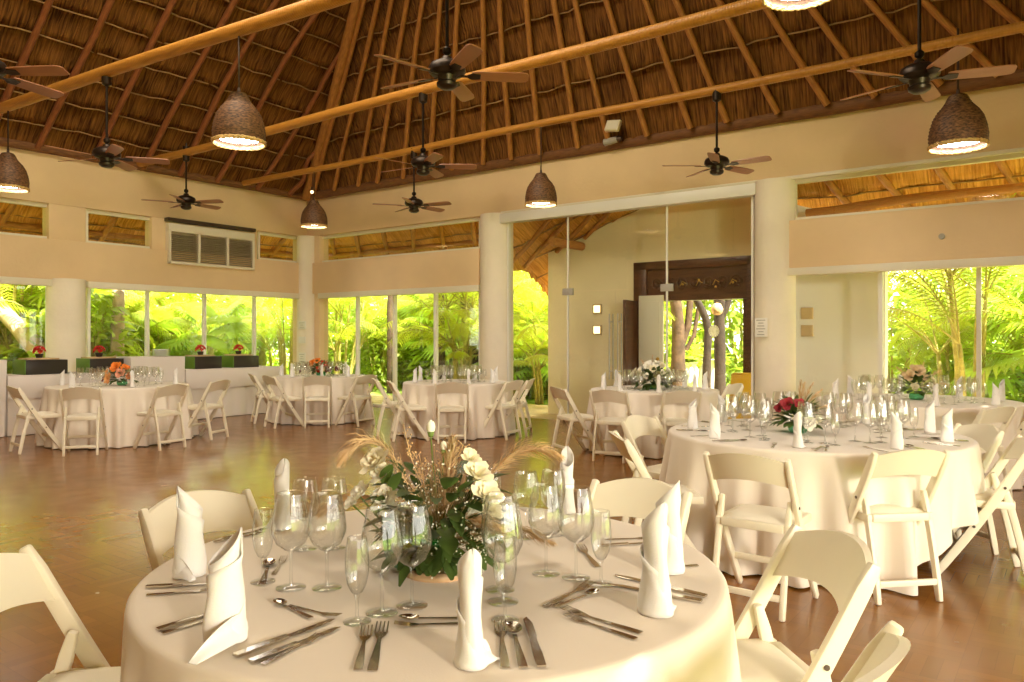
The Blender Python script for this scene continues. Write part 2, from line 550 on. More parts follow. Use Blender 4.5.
M['flood'] = mat('floodlight_body', (0.75, 0.66, 0.45), 0.4)
M['green_plant'] = M['shrubleaf']

# ------------------------------------------------------------------ the room shell (room axes: x along garden wall, y outward)
WT = 4.37        # wall top
CLT, CLB, HEAD = 3.55, 2.97, 2.32
LEN_A, LEN_Y = 15.2, -14.5
RIDGE_A, APEX_Y, APEX_Z = 7.6, -3.45, 10.86
SK = 4.42        # where the thatch meets the wall

b = MB(); b.box(-0.05, LEN_A + 0.2, LEN_Y - 4, 0.12, -0.12, 0.0)
struct(b.build('floor', M['floor'], room=True), 'polished brown parquet floor')
b = MB(); b.box(-40, 50, 0.12, 60, -0.16, -0.06); b.box(-40, -0.05, -40, 0.12, -0.16, -0.06); b.box(15.4, 50, -40, 0.12, -0.16, -0.06)
struct(b.build('ground', M['lawn'], room=True), 'sunlit garden lawn outside the windows')
b = MB(); b.box(4.9, 11.9, 0.125, 7.0, -0.10, -0.02)
b.box(-3.4, 4.9, 0.125, 2.9, -0.10, -0.05); b.box(11.9, 15.4, 0.125, 2.9, -0.10, -0.05); b.box(-3.4, -0.26, -14, 0.125, -0.10, -0.05)  # strips along the walls added to bounce warmer light under the eaves
struct(b.build('ground_paving', M['paving'], room=True), 'pale stone paving at the entrance porch')

# columns on the garden wall
def a_of(px): return on_y(px, 0.0)[0]
def y_of(px): return on_a(px, 0.0)[0]
aL0, aL1 = a_of(480), a_of(507)
aR0, aR1 = a_of(754), a_of(793)
aC1 = a_of(324)
GT = zat(215, on_y(500)[1])          # top of the glass front

wr = MB()
wr.box(-0.25, LEN_A, 0.0, 0.25, CLT, WT)                       # upper band
wr.box(-0.25, aL0 + 0.02, -0.06, 0.25, HEAD, CLB)               # lintel band, corner bay
wr.box(aR1 - 0.35, LEN_A, -0.06, 0.25, HEAD, CLB)               # lintel band, garden door bay
wr.box(-0.25, aC1 - 0.15, 0.0, 0.25, 0, CLT)                           # corner pier
struct(wr.build('wall_garden', M['wall'], room=True, bevel=0.012), 'cream stucco wall with windows onto the garden')
wl = MB()
wl.box(-0.25, 0.0, LEN_Y, 0.0, CLT, WT)
wl.box(-0.25, 0.06, LEN_Y, 0.0, HEAD, CLB)
yA0, yA1 = y_of(152), y_of(257)
yP0, yP1 = y_of(49), y_of(86)
wl.box(-0.25, 0.0, yA0, yA1, CLB, CLT)
wl.box(-0.25, 0.0, yP0, yP1, CLB, CLT)
yC = y_of(300)
wl.box(-0.25, 0.0, yC, 0.0, 0, CLT)
wl.box(-0.25, 0.0, LEN_Y, y_of(-60), 0, CLT)
struct(wl.build('wall_buffet', M['wall'], room=True, bevel=0.012), 'cream stucco wall with windows behind the buffet')

ws = MB()
ws.box(LEN_A, LEN_A + 0.25, LEN_Y, 0.25, 3.15, WT + 0.1)
ws.box(LEN_A, LEN_A + 0.25, LEN_Y, -12.4, 0, 3.15); ws.box(LEN_A, LEN_A + 0.25, -5.4, 0.25, 0, 3.15)  # gap left between these piers so the lamp outside shines in
struct(ws.build('wall_side', M['wall'], room=True, weld=True), 'cream stucco wall on the camera side, opened to let lamp light in')
ws = MB(); ws.prism([(-0.25, 0), (LEN_A + 0.25, 0), (LEN_A + 0.25, WT), (RIDGE_A, APEX_Z), (-0.25, WT)], (0, -0.25, 0), (0, LEN_Y, 0))
struct(ws.build('wall_rear', M['wall'], room=True), 'cream gable wall behind the camera')

def column(name, a, y, r, z1, label):
    c = MB(); c.lathe([(0.001, 0), (r, 0), (r, z1), (0.001, z1)], 40, (a, y, 0))
    return struct(c.build(name, M['pillar'], room=True, smooth=True, auto=40), label)
column('column_entrance', (aL0 + aL1) / 2, 0.1, (aL1 - aL0) / 2 * 0.98, CLT, 'white round column between the corner windows and the glass entrance')
column('column_garden_door', (aR0 + aR1) / 2, 0.08, (aR1 - aR0) / 2 * 1.02, CLT, 'cream round column between glass entrance and garden sliding door')
column('column_buffet', -0.06, (yP0 + yP1) / 2, abs(yP1 - yP0) / 2, HEAD + 0.02, 'cream round column behind the buffet')
column('column_corner', 0.06, -0.06, 0.20, CLT, 'slim cream column in the far corner of the room')

# windows: frames and panes ------------------------------------------------------
WN = [0]
def frame_on_y(px_list, z0, z1, y=0.13, wood='alu', mull=0.05, label=None, a_list=None):
    """window along the garden wall: vertical members at the given columns"""
    WN[0] += 1
    al = a_list or [on_y(p, y)[0] for p in px_list]
    f = MB()
    for a in al:
        f.box(a - mull / 2, a + mull / 2, y - 0.04, y + 0.04, z0, z1)
    f.box(al[0], al[-1], y - 0.045, y + 0.045, z1 - 0.06, z1)
    f.box(al[0], al[-1], y - 0.045, y + 0.045, z0, z0 + 0.05)
    o = struct(f.build('window_%d' % WN[0], M[wood], room=True), label)
    for i in range(len(al) - 1):
        p = MB(); p.box(al[i] + mull / 2, al[i + 1] - mull / 2, y - 0.004, y + 0.004, z0 + 0.05, z1 - 0.06)
        q = p.build('pane', M['pane']); q.parent = o
    return o

def frame_on_a(px_list, z0, z1, a=-0.13, wood='alu', mull=0.05, label=None):
    WN[0] += 1
    yl = sorted(on_a(p, a)[0] for p in px_list)
    f = MB()
    for y in yl:
        f.box(a - 0.04, a + 0.04, y - mull / 2, y + mull / 2, z0, z1)
    f.box(a - 0.045, a + 0.045, yl[0], yl[-1], z1 - 0.06, z1)
    f.box(a - 0.045, a + 0.045, yl[0], yl[-1], z0, z0 + 0.05)
    o = struct(f.build('window_%d' % WN[0], M[wood], room=True), label)
    for i in range(len(yl) - 1):
        p = MB(); p.box(a - 0.004, a + 0.004, yl[i] + mull / 2, yl[i + 1] - mull / 2, z0 + 0.05, z1 - 0.06)
        q = p.build('pane', M['pane']); q.parent = o
    return o

frame_on_y([323, 358, 395, 436, 481], 0.0, HEAD, label='four tall sliding panes in the corner bay of the garden wall')
frame_on_y([793, 881, 979, 1075, 1160, 1260], 0.0, HEAD, 0.16, label='wide sliding garden door in the garden wall')
frame_on_a([88, 147, 204, 254, 299], 0.0, HEAD, label='four tall panes behind the buffet')
frame_on_a([-60, 48], 0.0, HEAD, label='tall pane at the camera end of the buffet wall')
frame_on_y([323, 481], CLB, CLT, 0.12, 'trim', 0.04, label='clerestory strip above the corner bay')
frame_on_y([795, 1160], CLB, CLT, 0.12, 'trim', 0.04, label='clerestory strip above the sliding garden door')
frame_on_a([-60, 48], CLB, CLT, -0.12, 'trim', 0.04, label='clerestory strip at the camera end of the buffet wall')
frame_on_a([86, 151], CLB, CLT, -0.12, 'trim', 0.04, label='clerestory strip beside the air grille')
frame_on_a([258, 301], CLB, CLT, -0.12, 'trim', 0.04, label='short clerestory strip next to the far corner')

# curtain-track headers over the windows
def trim(i, x0, x1, y0, y1, z0, z1, m='trim', label=None):
    t = MB(); t.box(x0, x1, y0, y1, z0, z1)
    return struct(t.build('trim_%d' % i, M[m], room=True, bevel=0.006), label)
trim(1, aC1 - 0.1, aL0 + 0.02, -0.085, 0.05, HEAD - 0.11, HEAD, label='pale track header over corner windows')
trim(2, aR1 - 0.05, LEN_A, -0.085, 0.05, HEAD - 0.10, HEAD, label='pale track header over the sliding garden door')
trim(3, -0.05, 0.085, y_of(86), y_of(303), HEAD - 0.11, HEAD, label='pale track header over buffet windows')
trim(4, -0.05, 0.085, y_of(-60), y_of(50), HEAD - 0.11, HEAD, label='pale track header at the camera end of the buffet wall')
trim(5, aL1 - 0.12, aR0 + 0.05, -0.10, 0.06, GT - 0.16, GT, 'alu', 'white rail over the glass entrance')
trim(6, aL1 - 0.12, LEN_A, -0.03, 0.02, CLT - 0.02, CLT + 0.03, 'trim', 'thin ledge along the top of the garden wall openings')
# soffit over the glass entrance
trim(7, aL1 - 0.1, aR0 + 0.1, 0.0, 0.25, GT, CLT, 'wall', 'wall strip above the glass entrance rail')

# glass entrance -------------------------------------------------------------------
gy = 0.03
aJ0, aJ1 = on_y(568, gy)[0], on_y(667, gy)[0]
aM = (aJ0 + aJ1) / 2
gf = empty('door_1'); struct(gf, 'frameless glass entrance front with two glass door leaves'); gf.matrix_world = ROOM
def pane_part(name, a0, a1, z0, z1):
    p = MB(); p.box(a0, a1, gy - 0.006, gy + 0.006, z0, z1)
    o = p.build(name, M['pane']); o.parent = gf; return o
pane_part('side_pane', aL1 + 0.03, aJ0 - 0.006, 0.02, GT - 0.16)
pane_part('side_pane', aJ1 + 0.006, aR0 - 0.02, 0.02, GT - 0.16)
pane_part('transom_pane', aJ0 + 0.004, aJ1 - 0.004, 2.14, GT - 0.16)
HND = []
for s, a0, a1 in ((-1, aJ0 + 0.004, aM - 0.004), (1, aM + 0.004, aJ1 - 0.004)):
    lf = pane_part('door_leaf', a0, a1, 0.02, 2.13)
    hb = MB()
    ah = aM + s * 0.075
    for yy in (gy - 0.06, gy + 0.06):
        hb.tube([(ah, yy, 0.72), (ah, yy, 1.76)], 0.010, 10)
    for zz in (0.85, 1.63):
        hb.tube([(ah, gy - 0.06, zz), (ah, gy + 0.06, zz)], 0.009, 8)
    hb.build('handle', M['grey'], lf, smooth=True, auto=40)
for a in (aJ0, aJ1):
    t = MB(); t.box(a - 0.013, a + 0.013, gy - 0.012, gy + 0.012, 0.02, GT - 0.16)
    o = t.build('joint_strip', M['alu']); o.parent = gf
    t = MB(); t.box(a - 0.10, a + 0.10, gy - 0.02, gy + 0.02, 2.08, 2.19)
    o = t.build('patch_fitting', M['grey'], bevel=0.004); o.parent = gf
    t = MB(); t.box(a - 0.09, a + 0.09, gy - 0.02, gy + 0.02, 0.0, 0.06)
    o = t.build('patch_fitting', M['bolt'], bevel=0.004); o.parent = gf
t = MB(); t.box(aL1 + 0.0, aL1 + 0.035, gy - 0.03, gy + 0.03, 0, GT - 0.12); t.box(aR0 - 0.04, aR0 - 0.005, gy - 0.03, gy + 0.03, 0, GT - 0.12)
o = t.build('frame', M['alu']); o.parent = gf

# entrance porch wall with the carved doorway ---------------------------------------
EY = 1.116
E0, E1 = 5.494, 11.18
EM = (E0 + E1) / 2
D0, D1, DZ = EM - 1.066, EM + 1.066, 2.655
def etop(a): return 2.96 + 0.34 * (EM - E0) - 0.34 * abs(a - EM)
e = MB()
e.prism([(E0, -0.1), (D0, -0.1), (D0, etop(D0)), (E0, etop(E0))], (0, 0.22, 0), (0, EY, 0))
e.prism([(D0, DZ), (D1, DZ), (D1, etop(D1)), (EM, etop(EM)), (D0, etop(D0))], (0, 0.22, 0), (0, EY, 0))
struct(e.build('wall_porch', M['porch'], room=True, weld=True), 'cream gable wall of the entrance porch behind the glass')

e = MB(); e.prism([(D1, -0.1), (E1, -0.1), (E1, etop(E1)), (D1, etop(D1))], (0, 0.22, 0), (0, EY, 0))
struct(e.build('wall_porch_garden', M['porch_bright'], room=True), 'porch wall on the garden door side, colour lightened for strong light')

dw = empty('door_2'); struct(dw, 'carved dark wooden doorway in the porch wall'); dw.matrix_world = ROOM
f = MB()
f.box(D0, D0 + 0.24, EY - 0.05, EY + 0.25, 0, DZ); f.box(D1 - 0.18, D1, EY - 0.05, EY + 0.25, 0, DZ)
f.box(D0, D1, EY - 0.05, EY + 0.25, DZ - 0.14, DZ)
f.box(D0 + 0.24, D0 + 0.34, EY + 0.02, EY + 0.2, 0, DZ - 0.1); f.box(D1 - 0.26, D1 - 0.18, EY + 0.02, EY + 0.2, 0, DZ - 0.1)
o = f.build('frame', M['darkwood'], bevel=0.01); o.parent = dw
f = MB()
f.box(D0 + 0.24, D1 - 0.18, EY, EY + 0.16, 1.99, DZ - 0.14)
f.box(D0 + 0.24, D1 - 0.18, EY - 0.04, EY, 1.99, 2.06)
rnd = random.Random(4)
for k in range(7):
    ax = D0 + 0.42 + k * (D1 - D0 - 0.78) / 6
    for q in range(2):
        pts = []
        for i in range(15):
            t_ = i / 14 * 2 * pi * 0.9
            rr = 0.10 - 0.05 * q - 0.03 * i / 14
            pts.append((ax + rr * cos(t_ + k), EY - 0.02, 2.27 + rr * sin(t_ + k)))
        f.tube(pts, 0.018, 6)
    f.ball((ax, EY - 0.02, 2.27), 0.03, 8, 6)
o = f.build('carved_header', M['darkwood'], smooth=True, auto=40); o.parent = dw
f = MB()
for k in range(5):
    ax = D0 + 0.62 + k * 0.28
    f.ball((ax, EY - 0.06, 2.25 + 0.06 * ((k * 7) % 3 - 1)), 0.022, 8, 6)
    f.tube([(ax - 0.05, EY - 0.06, 2.22), (ax, EY - 0.07, 2.30), (ax + 0.06, EY - 0.06, 2.26)], 0.008, 6)
o = f.build('gilt_ornament', M['brass'], smooth=True); o['label'] = 'small gilded ornaments of carved header'; o.parent = dw
f = MB()
p0, p1 = Vector((D0 + 0.03, EY - 0.06, 0)), Vector((D0 + 0.10, 0.50, 0))
dd = (p1 - p0); nn = Vector((-dd.y, dd.x, 0)).normalized() * 0.05
f.prism([(0, 0.02), (1, 0.02), (1, 2.0), (0, 2.0)], nn, p0, dd, (0, 0, 1))
o = f.build('door_leaf', M['darkwood'], bevel=0.008); o.parent = dw
f = MB(); f.box(7.44, 7.88, 0.93, 0.98, 0.02, 2.08)
f.box(7.49, 7.83, 0.915, 0.93, 0.12, 0.95); f.box(7.49, 7.83, 0.915, 0.93, 1.1, 1.98)
o = f.build('white_door_leaf', M['trim'], bevel=0.006); o['label'] = 'white painted panelled leaf standing open'; o.parent = dw
f = MB(); f.ball((7.80, 0.90, 1.03), 0.03, 10, 8)
q = f.build('knob', M['brass'], o, smooth=True)

# square lamps let into the porch wall
for (a, zc, on, lab) in ((E0 + 1.06, 1.885, True, 'glowing square wall lamp beside the carved doorway, upper of the pair'), (E0 + 1.06, 1.516, True, 'glowing square wall lamp beside the carved doorway, lower of the pair'),
                     (E1 - 1.05, 1.74, False, 'unlit square niche lamp on the sunlit porch wall, upper one'), (E1 - 1.05, 1.48, False, 'unlit square niche lamp on the sunlit porch wall, lower one')):
    w = empty('wall_lamp', loc2w(a, EY, zc), ANG, lab, 'lamp', 'square lamps on the porch wall')
    f = MB(); f.box(-0.085, 0.085, -0.045, -0.005, -0.085, 0.085)
    f.build('housing', M['sconce_off'], w, bevel=0.006)
    f = MB(); f.box(-0.06, 0.06, -0.052, -0.046, -0.06, 0.06)
    f.build('lens', M['sconce'] if on else M['sconce_off'], w)

# ------------------------------------------------------------------ roof
def thatch_plane(p00, p10, p01, p11, ns, course, name, mt, label, seed, depth=0.09, sub=5, flip=False, batten=True):
    """p00-p10 along the eave, p01-p11 at the top; courses step up the slope"""
    p00, p10, p01, p11 = map(Vector, (p00, p10, p01, p11))
    rr = random.Random(seed)
    slope = ((p01 + p11) / 2 - (p00 + p10) / 2)
    L = slope.length
    nrm = (p10 - p00).cross(slope).normalized()
    if nrm.z > 0: nrm = -nrm
    N = max(2, int(L / course))
    mb = MB()
    rows, uvs = [], []
    for i in range(N):
        for j in range(sub):
            fr = j / (sub - 1) * 0.995
            t = (i + fr) / N
            row, uv = [], []
            for k in range(ns + 1):
                s_ = k / ns
                p = p00.lerp(p10, s_).lerp(p01.lerp(p11, s_), t)
                off = depth * (0.15 + 0.85 * (1 - fr) ** 1.3) if j else depth * 0.95
                jit = rr.uniform(-0.018, 0.018) + (rr.uniform(-0.03, 0.03) if j == 0 else 0)
                row.append(p + nrm * (off + jit) + slope.normalized() * (rr.uniform(-0.03, 0.03) if j == 0 else 0))
                uv.append(((p - p00).dot((p10 - p00).normalized()), t * L))
            rows.append(row); uvs.append(uv)
    mb.grid(rows, 0, uvs)
    if batten:
        for i in range(1, N):
            t = i / N
            pts = []
            for k in range(0, ns + 1, 3):
                s_ = k / ns
                p = p00.lerp(p10, s_).lerp(p01.lerp(p11, s_), t)
                pts.append(p + nrm * (depth * 1.0 + 0.012 + rr.uniform(-0.012, 0.012)) + slope.normalized() * rr.uniform(-0.025, 0.025))
            if len(pts) > 1 and (pts[0] - pts[-1]).length > 0.4:
                mb.tube(pts, 0.013, 5, mi=1)
    o = mb.build(name, [mt, M['batten']], room=True, smooth=True)
    return struct(o, label)

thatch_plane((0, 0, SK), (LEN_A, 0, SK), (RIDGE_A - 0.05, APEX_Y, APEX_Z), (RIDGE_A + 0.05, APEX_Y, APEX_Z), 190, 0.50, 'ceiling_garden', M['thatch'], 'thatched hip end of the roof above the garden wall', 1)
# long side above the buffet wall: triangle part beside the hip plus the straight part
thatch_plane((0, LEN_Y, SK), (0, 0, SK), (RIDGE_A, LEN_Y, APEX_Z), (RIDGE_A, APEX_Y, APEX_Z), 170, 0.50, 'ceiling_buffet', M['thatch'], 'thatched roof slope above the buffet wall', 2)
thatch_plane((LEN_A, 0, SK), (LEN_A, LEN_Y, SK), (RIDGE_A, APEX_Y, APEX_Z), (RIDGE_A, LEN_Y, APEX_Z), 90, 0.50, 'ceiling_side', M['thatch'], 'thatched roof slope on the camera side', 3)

def pole(name, p, q, r0, r1, m, label, cat, group=None, wob=0.04, seed=0, n=9, seg=9, room=True):
    rr = random.Random(seed)
    p, q = Vector(p), Vector(q)
    d = (q - p).normalized()
    sx = d.cross(Vector((0, 0, 1))).normalized(); sy = sx.cross(d)
    ph, ph2 = rr.uniform(0, 6), rr.uniform(0, 6)
    pts, rad = [], []
    for i in range(seg + 1):
        t = i / seg
        env = min(1, 4 * t * (1 - t) + 0.15)
        o_ = sx * wob * env * (sin(3.1 * t * 2 + ph) + 0.5 * sin(9 * t + ph2)) + sy * wob * 0.4 * env * sin(5 * t + ph2)
        pts.append(p.lerp(q, t) + o_)
        rad.append((r0 + (r1 - r0) * t) * (1 + rr.uniform(-0.07, 0.07)))
    b = MB(); b.tube(pts, rad, n)
    o = b.build(name, m, room=room, smooth=True, auto=50)
    return tag(o, label, cat, group)

# hip and valley poles
OFF = 0.20
def inner(p, nx, ny, nz, d=OFF):
    v = Vector((nx, ny, nz)).normalized() * d
    return Vector(p) + v
pole('hip_rafter', inner((0, 0, SK + 0.1), 1, -1, -1.1, 0.24), inner((RIDGE_A, APEX_Y, APEX_Z), 0.4, -1, -1, 0.3), 0.10, 0.08, M['rafter'], 'thick hip pole rising from the far corner of the room', 'rafter', wob=0.03, seed=5)
pole('hip_rafter', inner((LEN_A, 0, SK + 0.1), -1, -1, -1.1, 0.24), inner((RIDGE_A, APEX_Y, APEX_Z), -0.4, -1, -1, 0.3), 0.10, 0.08, M['rafter'], 'thick hip pole rising beyond the sliding garden door', 'rafter', wob=0.03, seed=6)
# fan of rafters on the hip end
slope_n = Vector((0, -6.44, -3.45)).normalized()          # into the room
k = 0
a = 0.45
while a < LEN_A - 0.3:
    ta = RIDGE_A + (a - RIDGE_A) * 0.05
    p = Vector((a, -0.02, SK + 0.08)) + slope_n * 0.17
    q = Vector((ta, APEX_Y + 0.18, APEX_Z - 0.35)) + slope_n * 0.17
    pole('rafter', p, q, 0.046, 0.038, M['rafter'], 'slender peeled rafter pole under the thatch above the garden wall', 'rafter', 'fanned rafters above the garden wall', 0.035, int(a * 100))
    a += 0.64 + 0.09 * sin(k * 2.3); k += 1
# rafters on the buffet side
sl = (APEX_Z - SK) / RIDGE_A
n_b = Vector((1.0 * sl, 0, -1)).normalized()
y = -0.55; k = 0
while y > -10.6:
    tt = min(1.0, abs(y) / 3.45)
    aa = RIDGE_A * tt
    p = Vector((0.02, y, SK + 0.08)) + n_b * 0.17
    q = Vector((aa - 0.1, y, SK + sl * aa - 0.02)) + n_b * 0.17
    pole('rafter', p, q, 0.050, 0.042, M['red_rafter'], 'reddish rafter pole under the thatch above the buffet wall', 'rafter', 'reddish rafters above the buffet wall', 0.075, 300 + k)
    y -= 0.78 + 0.12 * sin(k * 1.7); k += 1
# wall plates
pole('wall_plate', (0.0, -0.06, WT + 0.03), (LEN_A, -0.06, WT + 0.03), 0.085, 0.085, M['plate'], 'dark log lying along the top of the garden wall', 'log', None, 0.015, 8, 10, 24)
pole('wall_plate', (0.06, 0.0, WT + 0.03), (0.06, LEN_Y, WT + 0.03), 0.075, 0.075, M['plate'], 'dark log lying along the top of the buffet wall', 'log', None, 0.015, 9, 10, 24)

# tie beams ------------------------------------------------------------------------
BZ = 4.42
TIE = {}
def tie(p, q, r, label, seed):
    p, q = Vector(p), Vector(q)
    b = MB()
    pts = [p.lerp(q, i / 16) + Vector((0, 0, 0.012 * sin(i * 0.9 + seed))) for i in range(17)]
    b.tube(pts, [r * (1 + 0.03 * sin(i * 1.3 + seed)) for i in range(17)], 18)
    return tag(b.build('tie_beam', M['beam'], smooth=True, auto=50), label, 'beam')
def bp(t, s, dirv=None):
    d = dirv or U
    return loc2w(0, -t, BZ) + d * s
tie(bp(1.637, -0.1), bp(1.637, 14.9), 0.054, 'golden tie beam nearest to the garden wall', 1)
tie(bp(3.73, -0.1), bp(3.73, 14.9), 0.064, 'golden tie beam, second out from the garden wall', 2)
D1V = Vector((0.845, -0.535, 0))
tie(bp(6.655, -0.1, D1V), bp(6.655, 14.4, D1V), 0.068, 'golden tie beam, third out from the garden wall', 3)

# floodlights at the foot of the thatch
afl = on_y(612, 0)[0]
fl = empty('floodlight', loc2w(on_y(613, -0.34)[0], -0.34, WT + 0.24), ANG, 'small square floodlight fixed under the thatch above the entrance', 'floodlight')
f = MB(); f.M = Matrix.Rotation(R(-20), 4, 'X') @ Matrix.Rotation(R(8), 4, 'Y')
f.box(-0.12, 0.12, -0.03, 0.03, -0.09, 0.09); f.build('housing', M['flood'], fl, bevel=0.01)
f = MB(); f.M = Matrix.Rotation(R(-20), 4, 'X') @ Matrix.Rotation(R(8), 4, 'Y'); f.box(-0.10, 0.10, -0.036, -0.031, -0.07, 0.07); f.build('lens', M['trim'], fl)
f = MB(); f.box(-0.015, 0.015, 0.02, 0.3, 0.0, 0.03); f.build('bracket', M['bolt'], fl)
fl = empty('floodlight', loc2w(on_y(612, -0.2)[0], -0.20, WT + 0.05), ANG, 'grey tubular spotlight lying on the wall plate above the entrance', 'spotlight')
f = MB(); f.tube([(-0.13, 0, 0), (0.10, 0, 0.02)], [0.055, 0.05], 14); f.build('housing', M['grey'], fl, smooth=True, auto=40)
f = MB(); f.tube([(0.10, 0, 0.02), (0.17, 0, 0.025)], [0.052, 0.03], 14); f.build('end_cap', M['bolt'], fl, smooth=True, auto=40)

# eaves outside the clerestory --------------------------------------------------------
EO = 2.4; EZ0, EZ1 = 4.25, 2.86
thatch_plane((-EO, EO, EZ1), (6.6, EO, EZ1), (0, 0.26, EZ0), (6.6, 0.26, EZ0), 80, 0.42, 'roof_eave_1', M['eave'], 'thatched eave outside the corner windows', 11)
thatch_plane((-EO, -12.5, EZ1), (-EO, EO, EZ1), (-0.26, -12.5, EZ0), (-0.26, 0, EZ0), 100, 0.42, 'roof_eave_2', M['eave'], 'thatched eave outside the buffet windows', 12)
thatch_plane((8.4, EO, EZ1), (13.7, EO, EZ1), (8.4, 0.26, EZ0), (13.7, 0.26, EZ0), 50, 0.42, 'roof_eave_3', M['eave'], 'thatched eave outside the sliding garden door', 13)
for i, a in enumerate([0.3, 1.1, 1.9, 2.7, 3.5, 4.3, 5.1, 5.9]):
    pole('eave_rafter', (a, 0.3, EZ0 - 0.12), (a - 2.0 + a * 0.12, EO, EZ1 - 0.10), 0.055, 0.05, M['rafter'], 'peeled eave pole seen through the clerestory of the corner bay', 'rafter', 'eave poles outside the corner bay', 0.02, 40 + i)
for i, y in enumerate([1.0, 0.2, -0.7, -1.6, -2.5, -3.5, -4.4, -5.3, -6.3, -7.3]):
    pole('eave_rafter', (-0.3, y, EZ0 - 0.12), (-EO, y + 0.1 * sin(i), EZ1 - 0.10), 0.055, 0.05, M['rafter'], 'peeled eave pole seen through the clerestory of the buffet wall', 'rafter', 'eave poles outside the buffet wall', 0.02, 60 + i)
for i, a in enumerate([10.2, 10.9, 11.6, 12.3, 12.9]):
    pole('eave_rafter', (a, 0.3, EZ0 - 0.12), (a + 0.75, EO, EZ1 - 0.10), 0.055, 0.05, M['rafter'], 'peeled eave pole seen through the clerestory of the garden door bay', 'rafter', 'eave poles outside the garden door', 0.02, 80 + i)
pole('eave_log', (-1.7, 1.5, 3.34), (5.6, 1.5, 3.34), 0.06, 0.055, M['rafter'], 'long horizontal log under the eave outside the corner bay', 'log', None, 0.03, 21)
pole('eave_log', (-1.5, 1.6, 3.34), (-1.5, -12, 3.34), 0.06, 0.055, M['rafter'], 'long horizontal log under the eave outside the buffet wall', 'log', None, 0.03, 22)
pole('eave_log', (10.2, 0.8, 3.17), (13.7, 0.9, 3.30), 0.07, 0.06, M['rafter'], 'long crooked log under the eave outside the garden door', 'log', None, 0.05, 23)

thatch_plane((18.2, 0.5, 2.95), (18.2, -13.5, 2.95), (15.45, 0.5, 3.75), (15.45, -13.5, 3.75), 40, 0.42, 'roof_eave_4', M['eave'], 'unseen thatched eave added over the side opening to block the sun', 16)  # out of view, added to keep the sun out of the side opening
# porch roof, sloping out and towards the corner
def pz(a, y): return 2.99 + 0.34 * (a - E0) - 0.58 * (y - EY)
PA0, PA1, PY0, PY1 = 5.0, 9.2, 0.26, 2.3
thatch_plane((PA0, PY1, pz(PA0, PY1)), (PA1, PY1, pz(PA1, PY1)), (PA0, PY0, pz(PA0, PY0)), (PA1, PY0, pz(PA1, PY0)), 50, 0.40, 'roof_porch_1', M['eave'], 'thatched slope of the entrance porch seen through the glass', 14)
fr = MB()
rr = random.Random(3)
rows, uvs = [], []
for j in range(5):
    rows.append([Vector((PA0 + rr.uniform(-0.03, 0.03), PY0 + (PY1 - PY0) * k / 60, pz(PA0, PY0 + (PY1 - PY0) * k / 60) + 0.05 - 0.06 * j + rr.uniform(-0.03, 0.03) * (j > 2))) for k in range(61)])
    uvs.append([(2 * k / 60, 0.1 * j) for k in range(61)])
fr.grid(rows, 0, uvs)
struct(fr.build('roof_fringe', M['eave'], room=True, smooth=True), 'ragged thatch edge of the porch roof')
for i, a in enumerate([6.3, 7.0, 7.7, 8.3]):
    q = Vector((a, 0.30, pz(a, 0.30) - 0.13)); e_ = Vector((a - 2.0, 1.08, pz(a - 2.0, 1.08) - 0.13))
    pole('porch_rafter', e_, q, 0.04, 0.04, M['rafter'], 'peeled porch rafter seen through the glass front', 'rafter', 'porch rafters outside the glass', 0.015, 90 + i)
pole('porch_log', (6.15, 0.25, zat(240, 13.3) - 0.05), (6.22, 1.15, zat(244, 13.7) - 0.04), 0.085, 0.075, M['rafter'], 'thick log end carrying the porch rafters', 'log', None, 0.0, 24)

# ------------------------------------------------------------------ air grille, switches, notices
gy0, gy1 = y_of(169), y_of(254)
zb, zt = 2.73, 3.36
g = empty('air_grille', loc2w(0.0, (gy0 + gy1) / 2 - 0.07, 0), ANG, 'white framed air grille with three louvred panels on the buffet wall', 'grille')
hw = (gy1 - gy0) / 2
f = MB()
f.box(-0.02, 0.13, -hw, hw, zb, zb + 0.045); f.box(-0.02, 0.13, -hw, hw, zt - 0.045, zt + 0.1)
for q in (-hw, -hw + (2 * hw) / 3 - 0.02, hw - (2 * hw) / 3 - 0.02, hw - 0.045):
    f.box(-0.02, 0.13, q, q + 0.045, zb, zt)
f.build('frame', M['trim'], g, bevel=0.004)
for i in range(3):
    f = MB()
    q0 = -hw + i * 2 * hw / 3 + 0.03; q1 = q0 + 2 * hw / 3 - 0.05
    f.box(-0.01, 0.04, q0, q1, zb + 0.03, zt - 0.03)
    nl = 14
    for j in range(nl):
        z = zb + 0.06 + j * (zt - zb - 0.12) / nl
        f.prism([(0.04, z), (0.12, z), (0.05, z + 0.025)], (0, q1 - q0, 0), (0, q0, 0))
    f.build('louvre_panel', M['louver'], g)
f = MB(); f.box(0.0, 0.14, -hw - 0.02, hw + 0.02, zt + 0.14, zt + 0.20); f.build('black_slot', M['bolt'], g)  # plain dark bar above the louvres

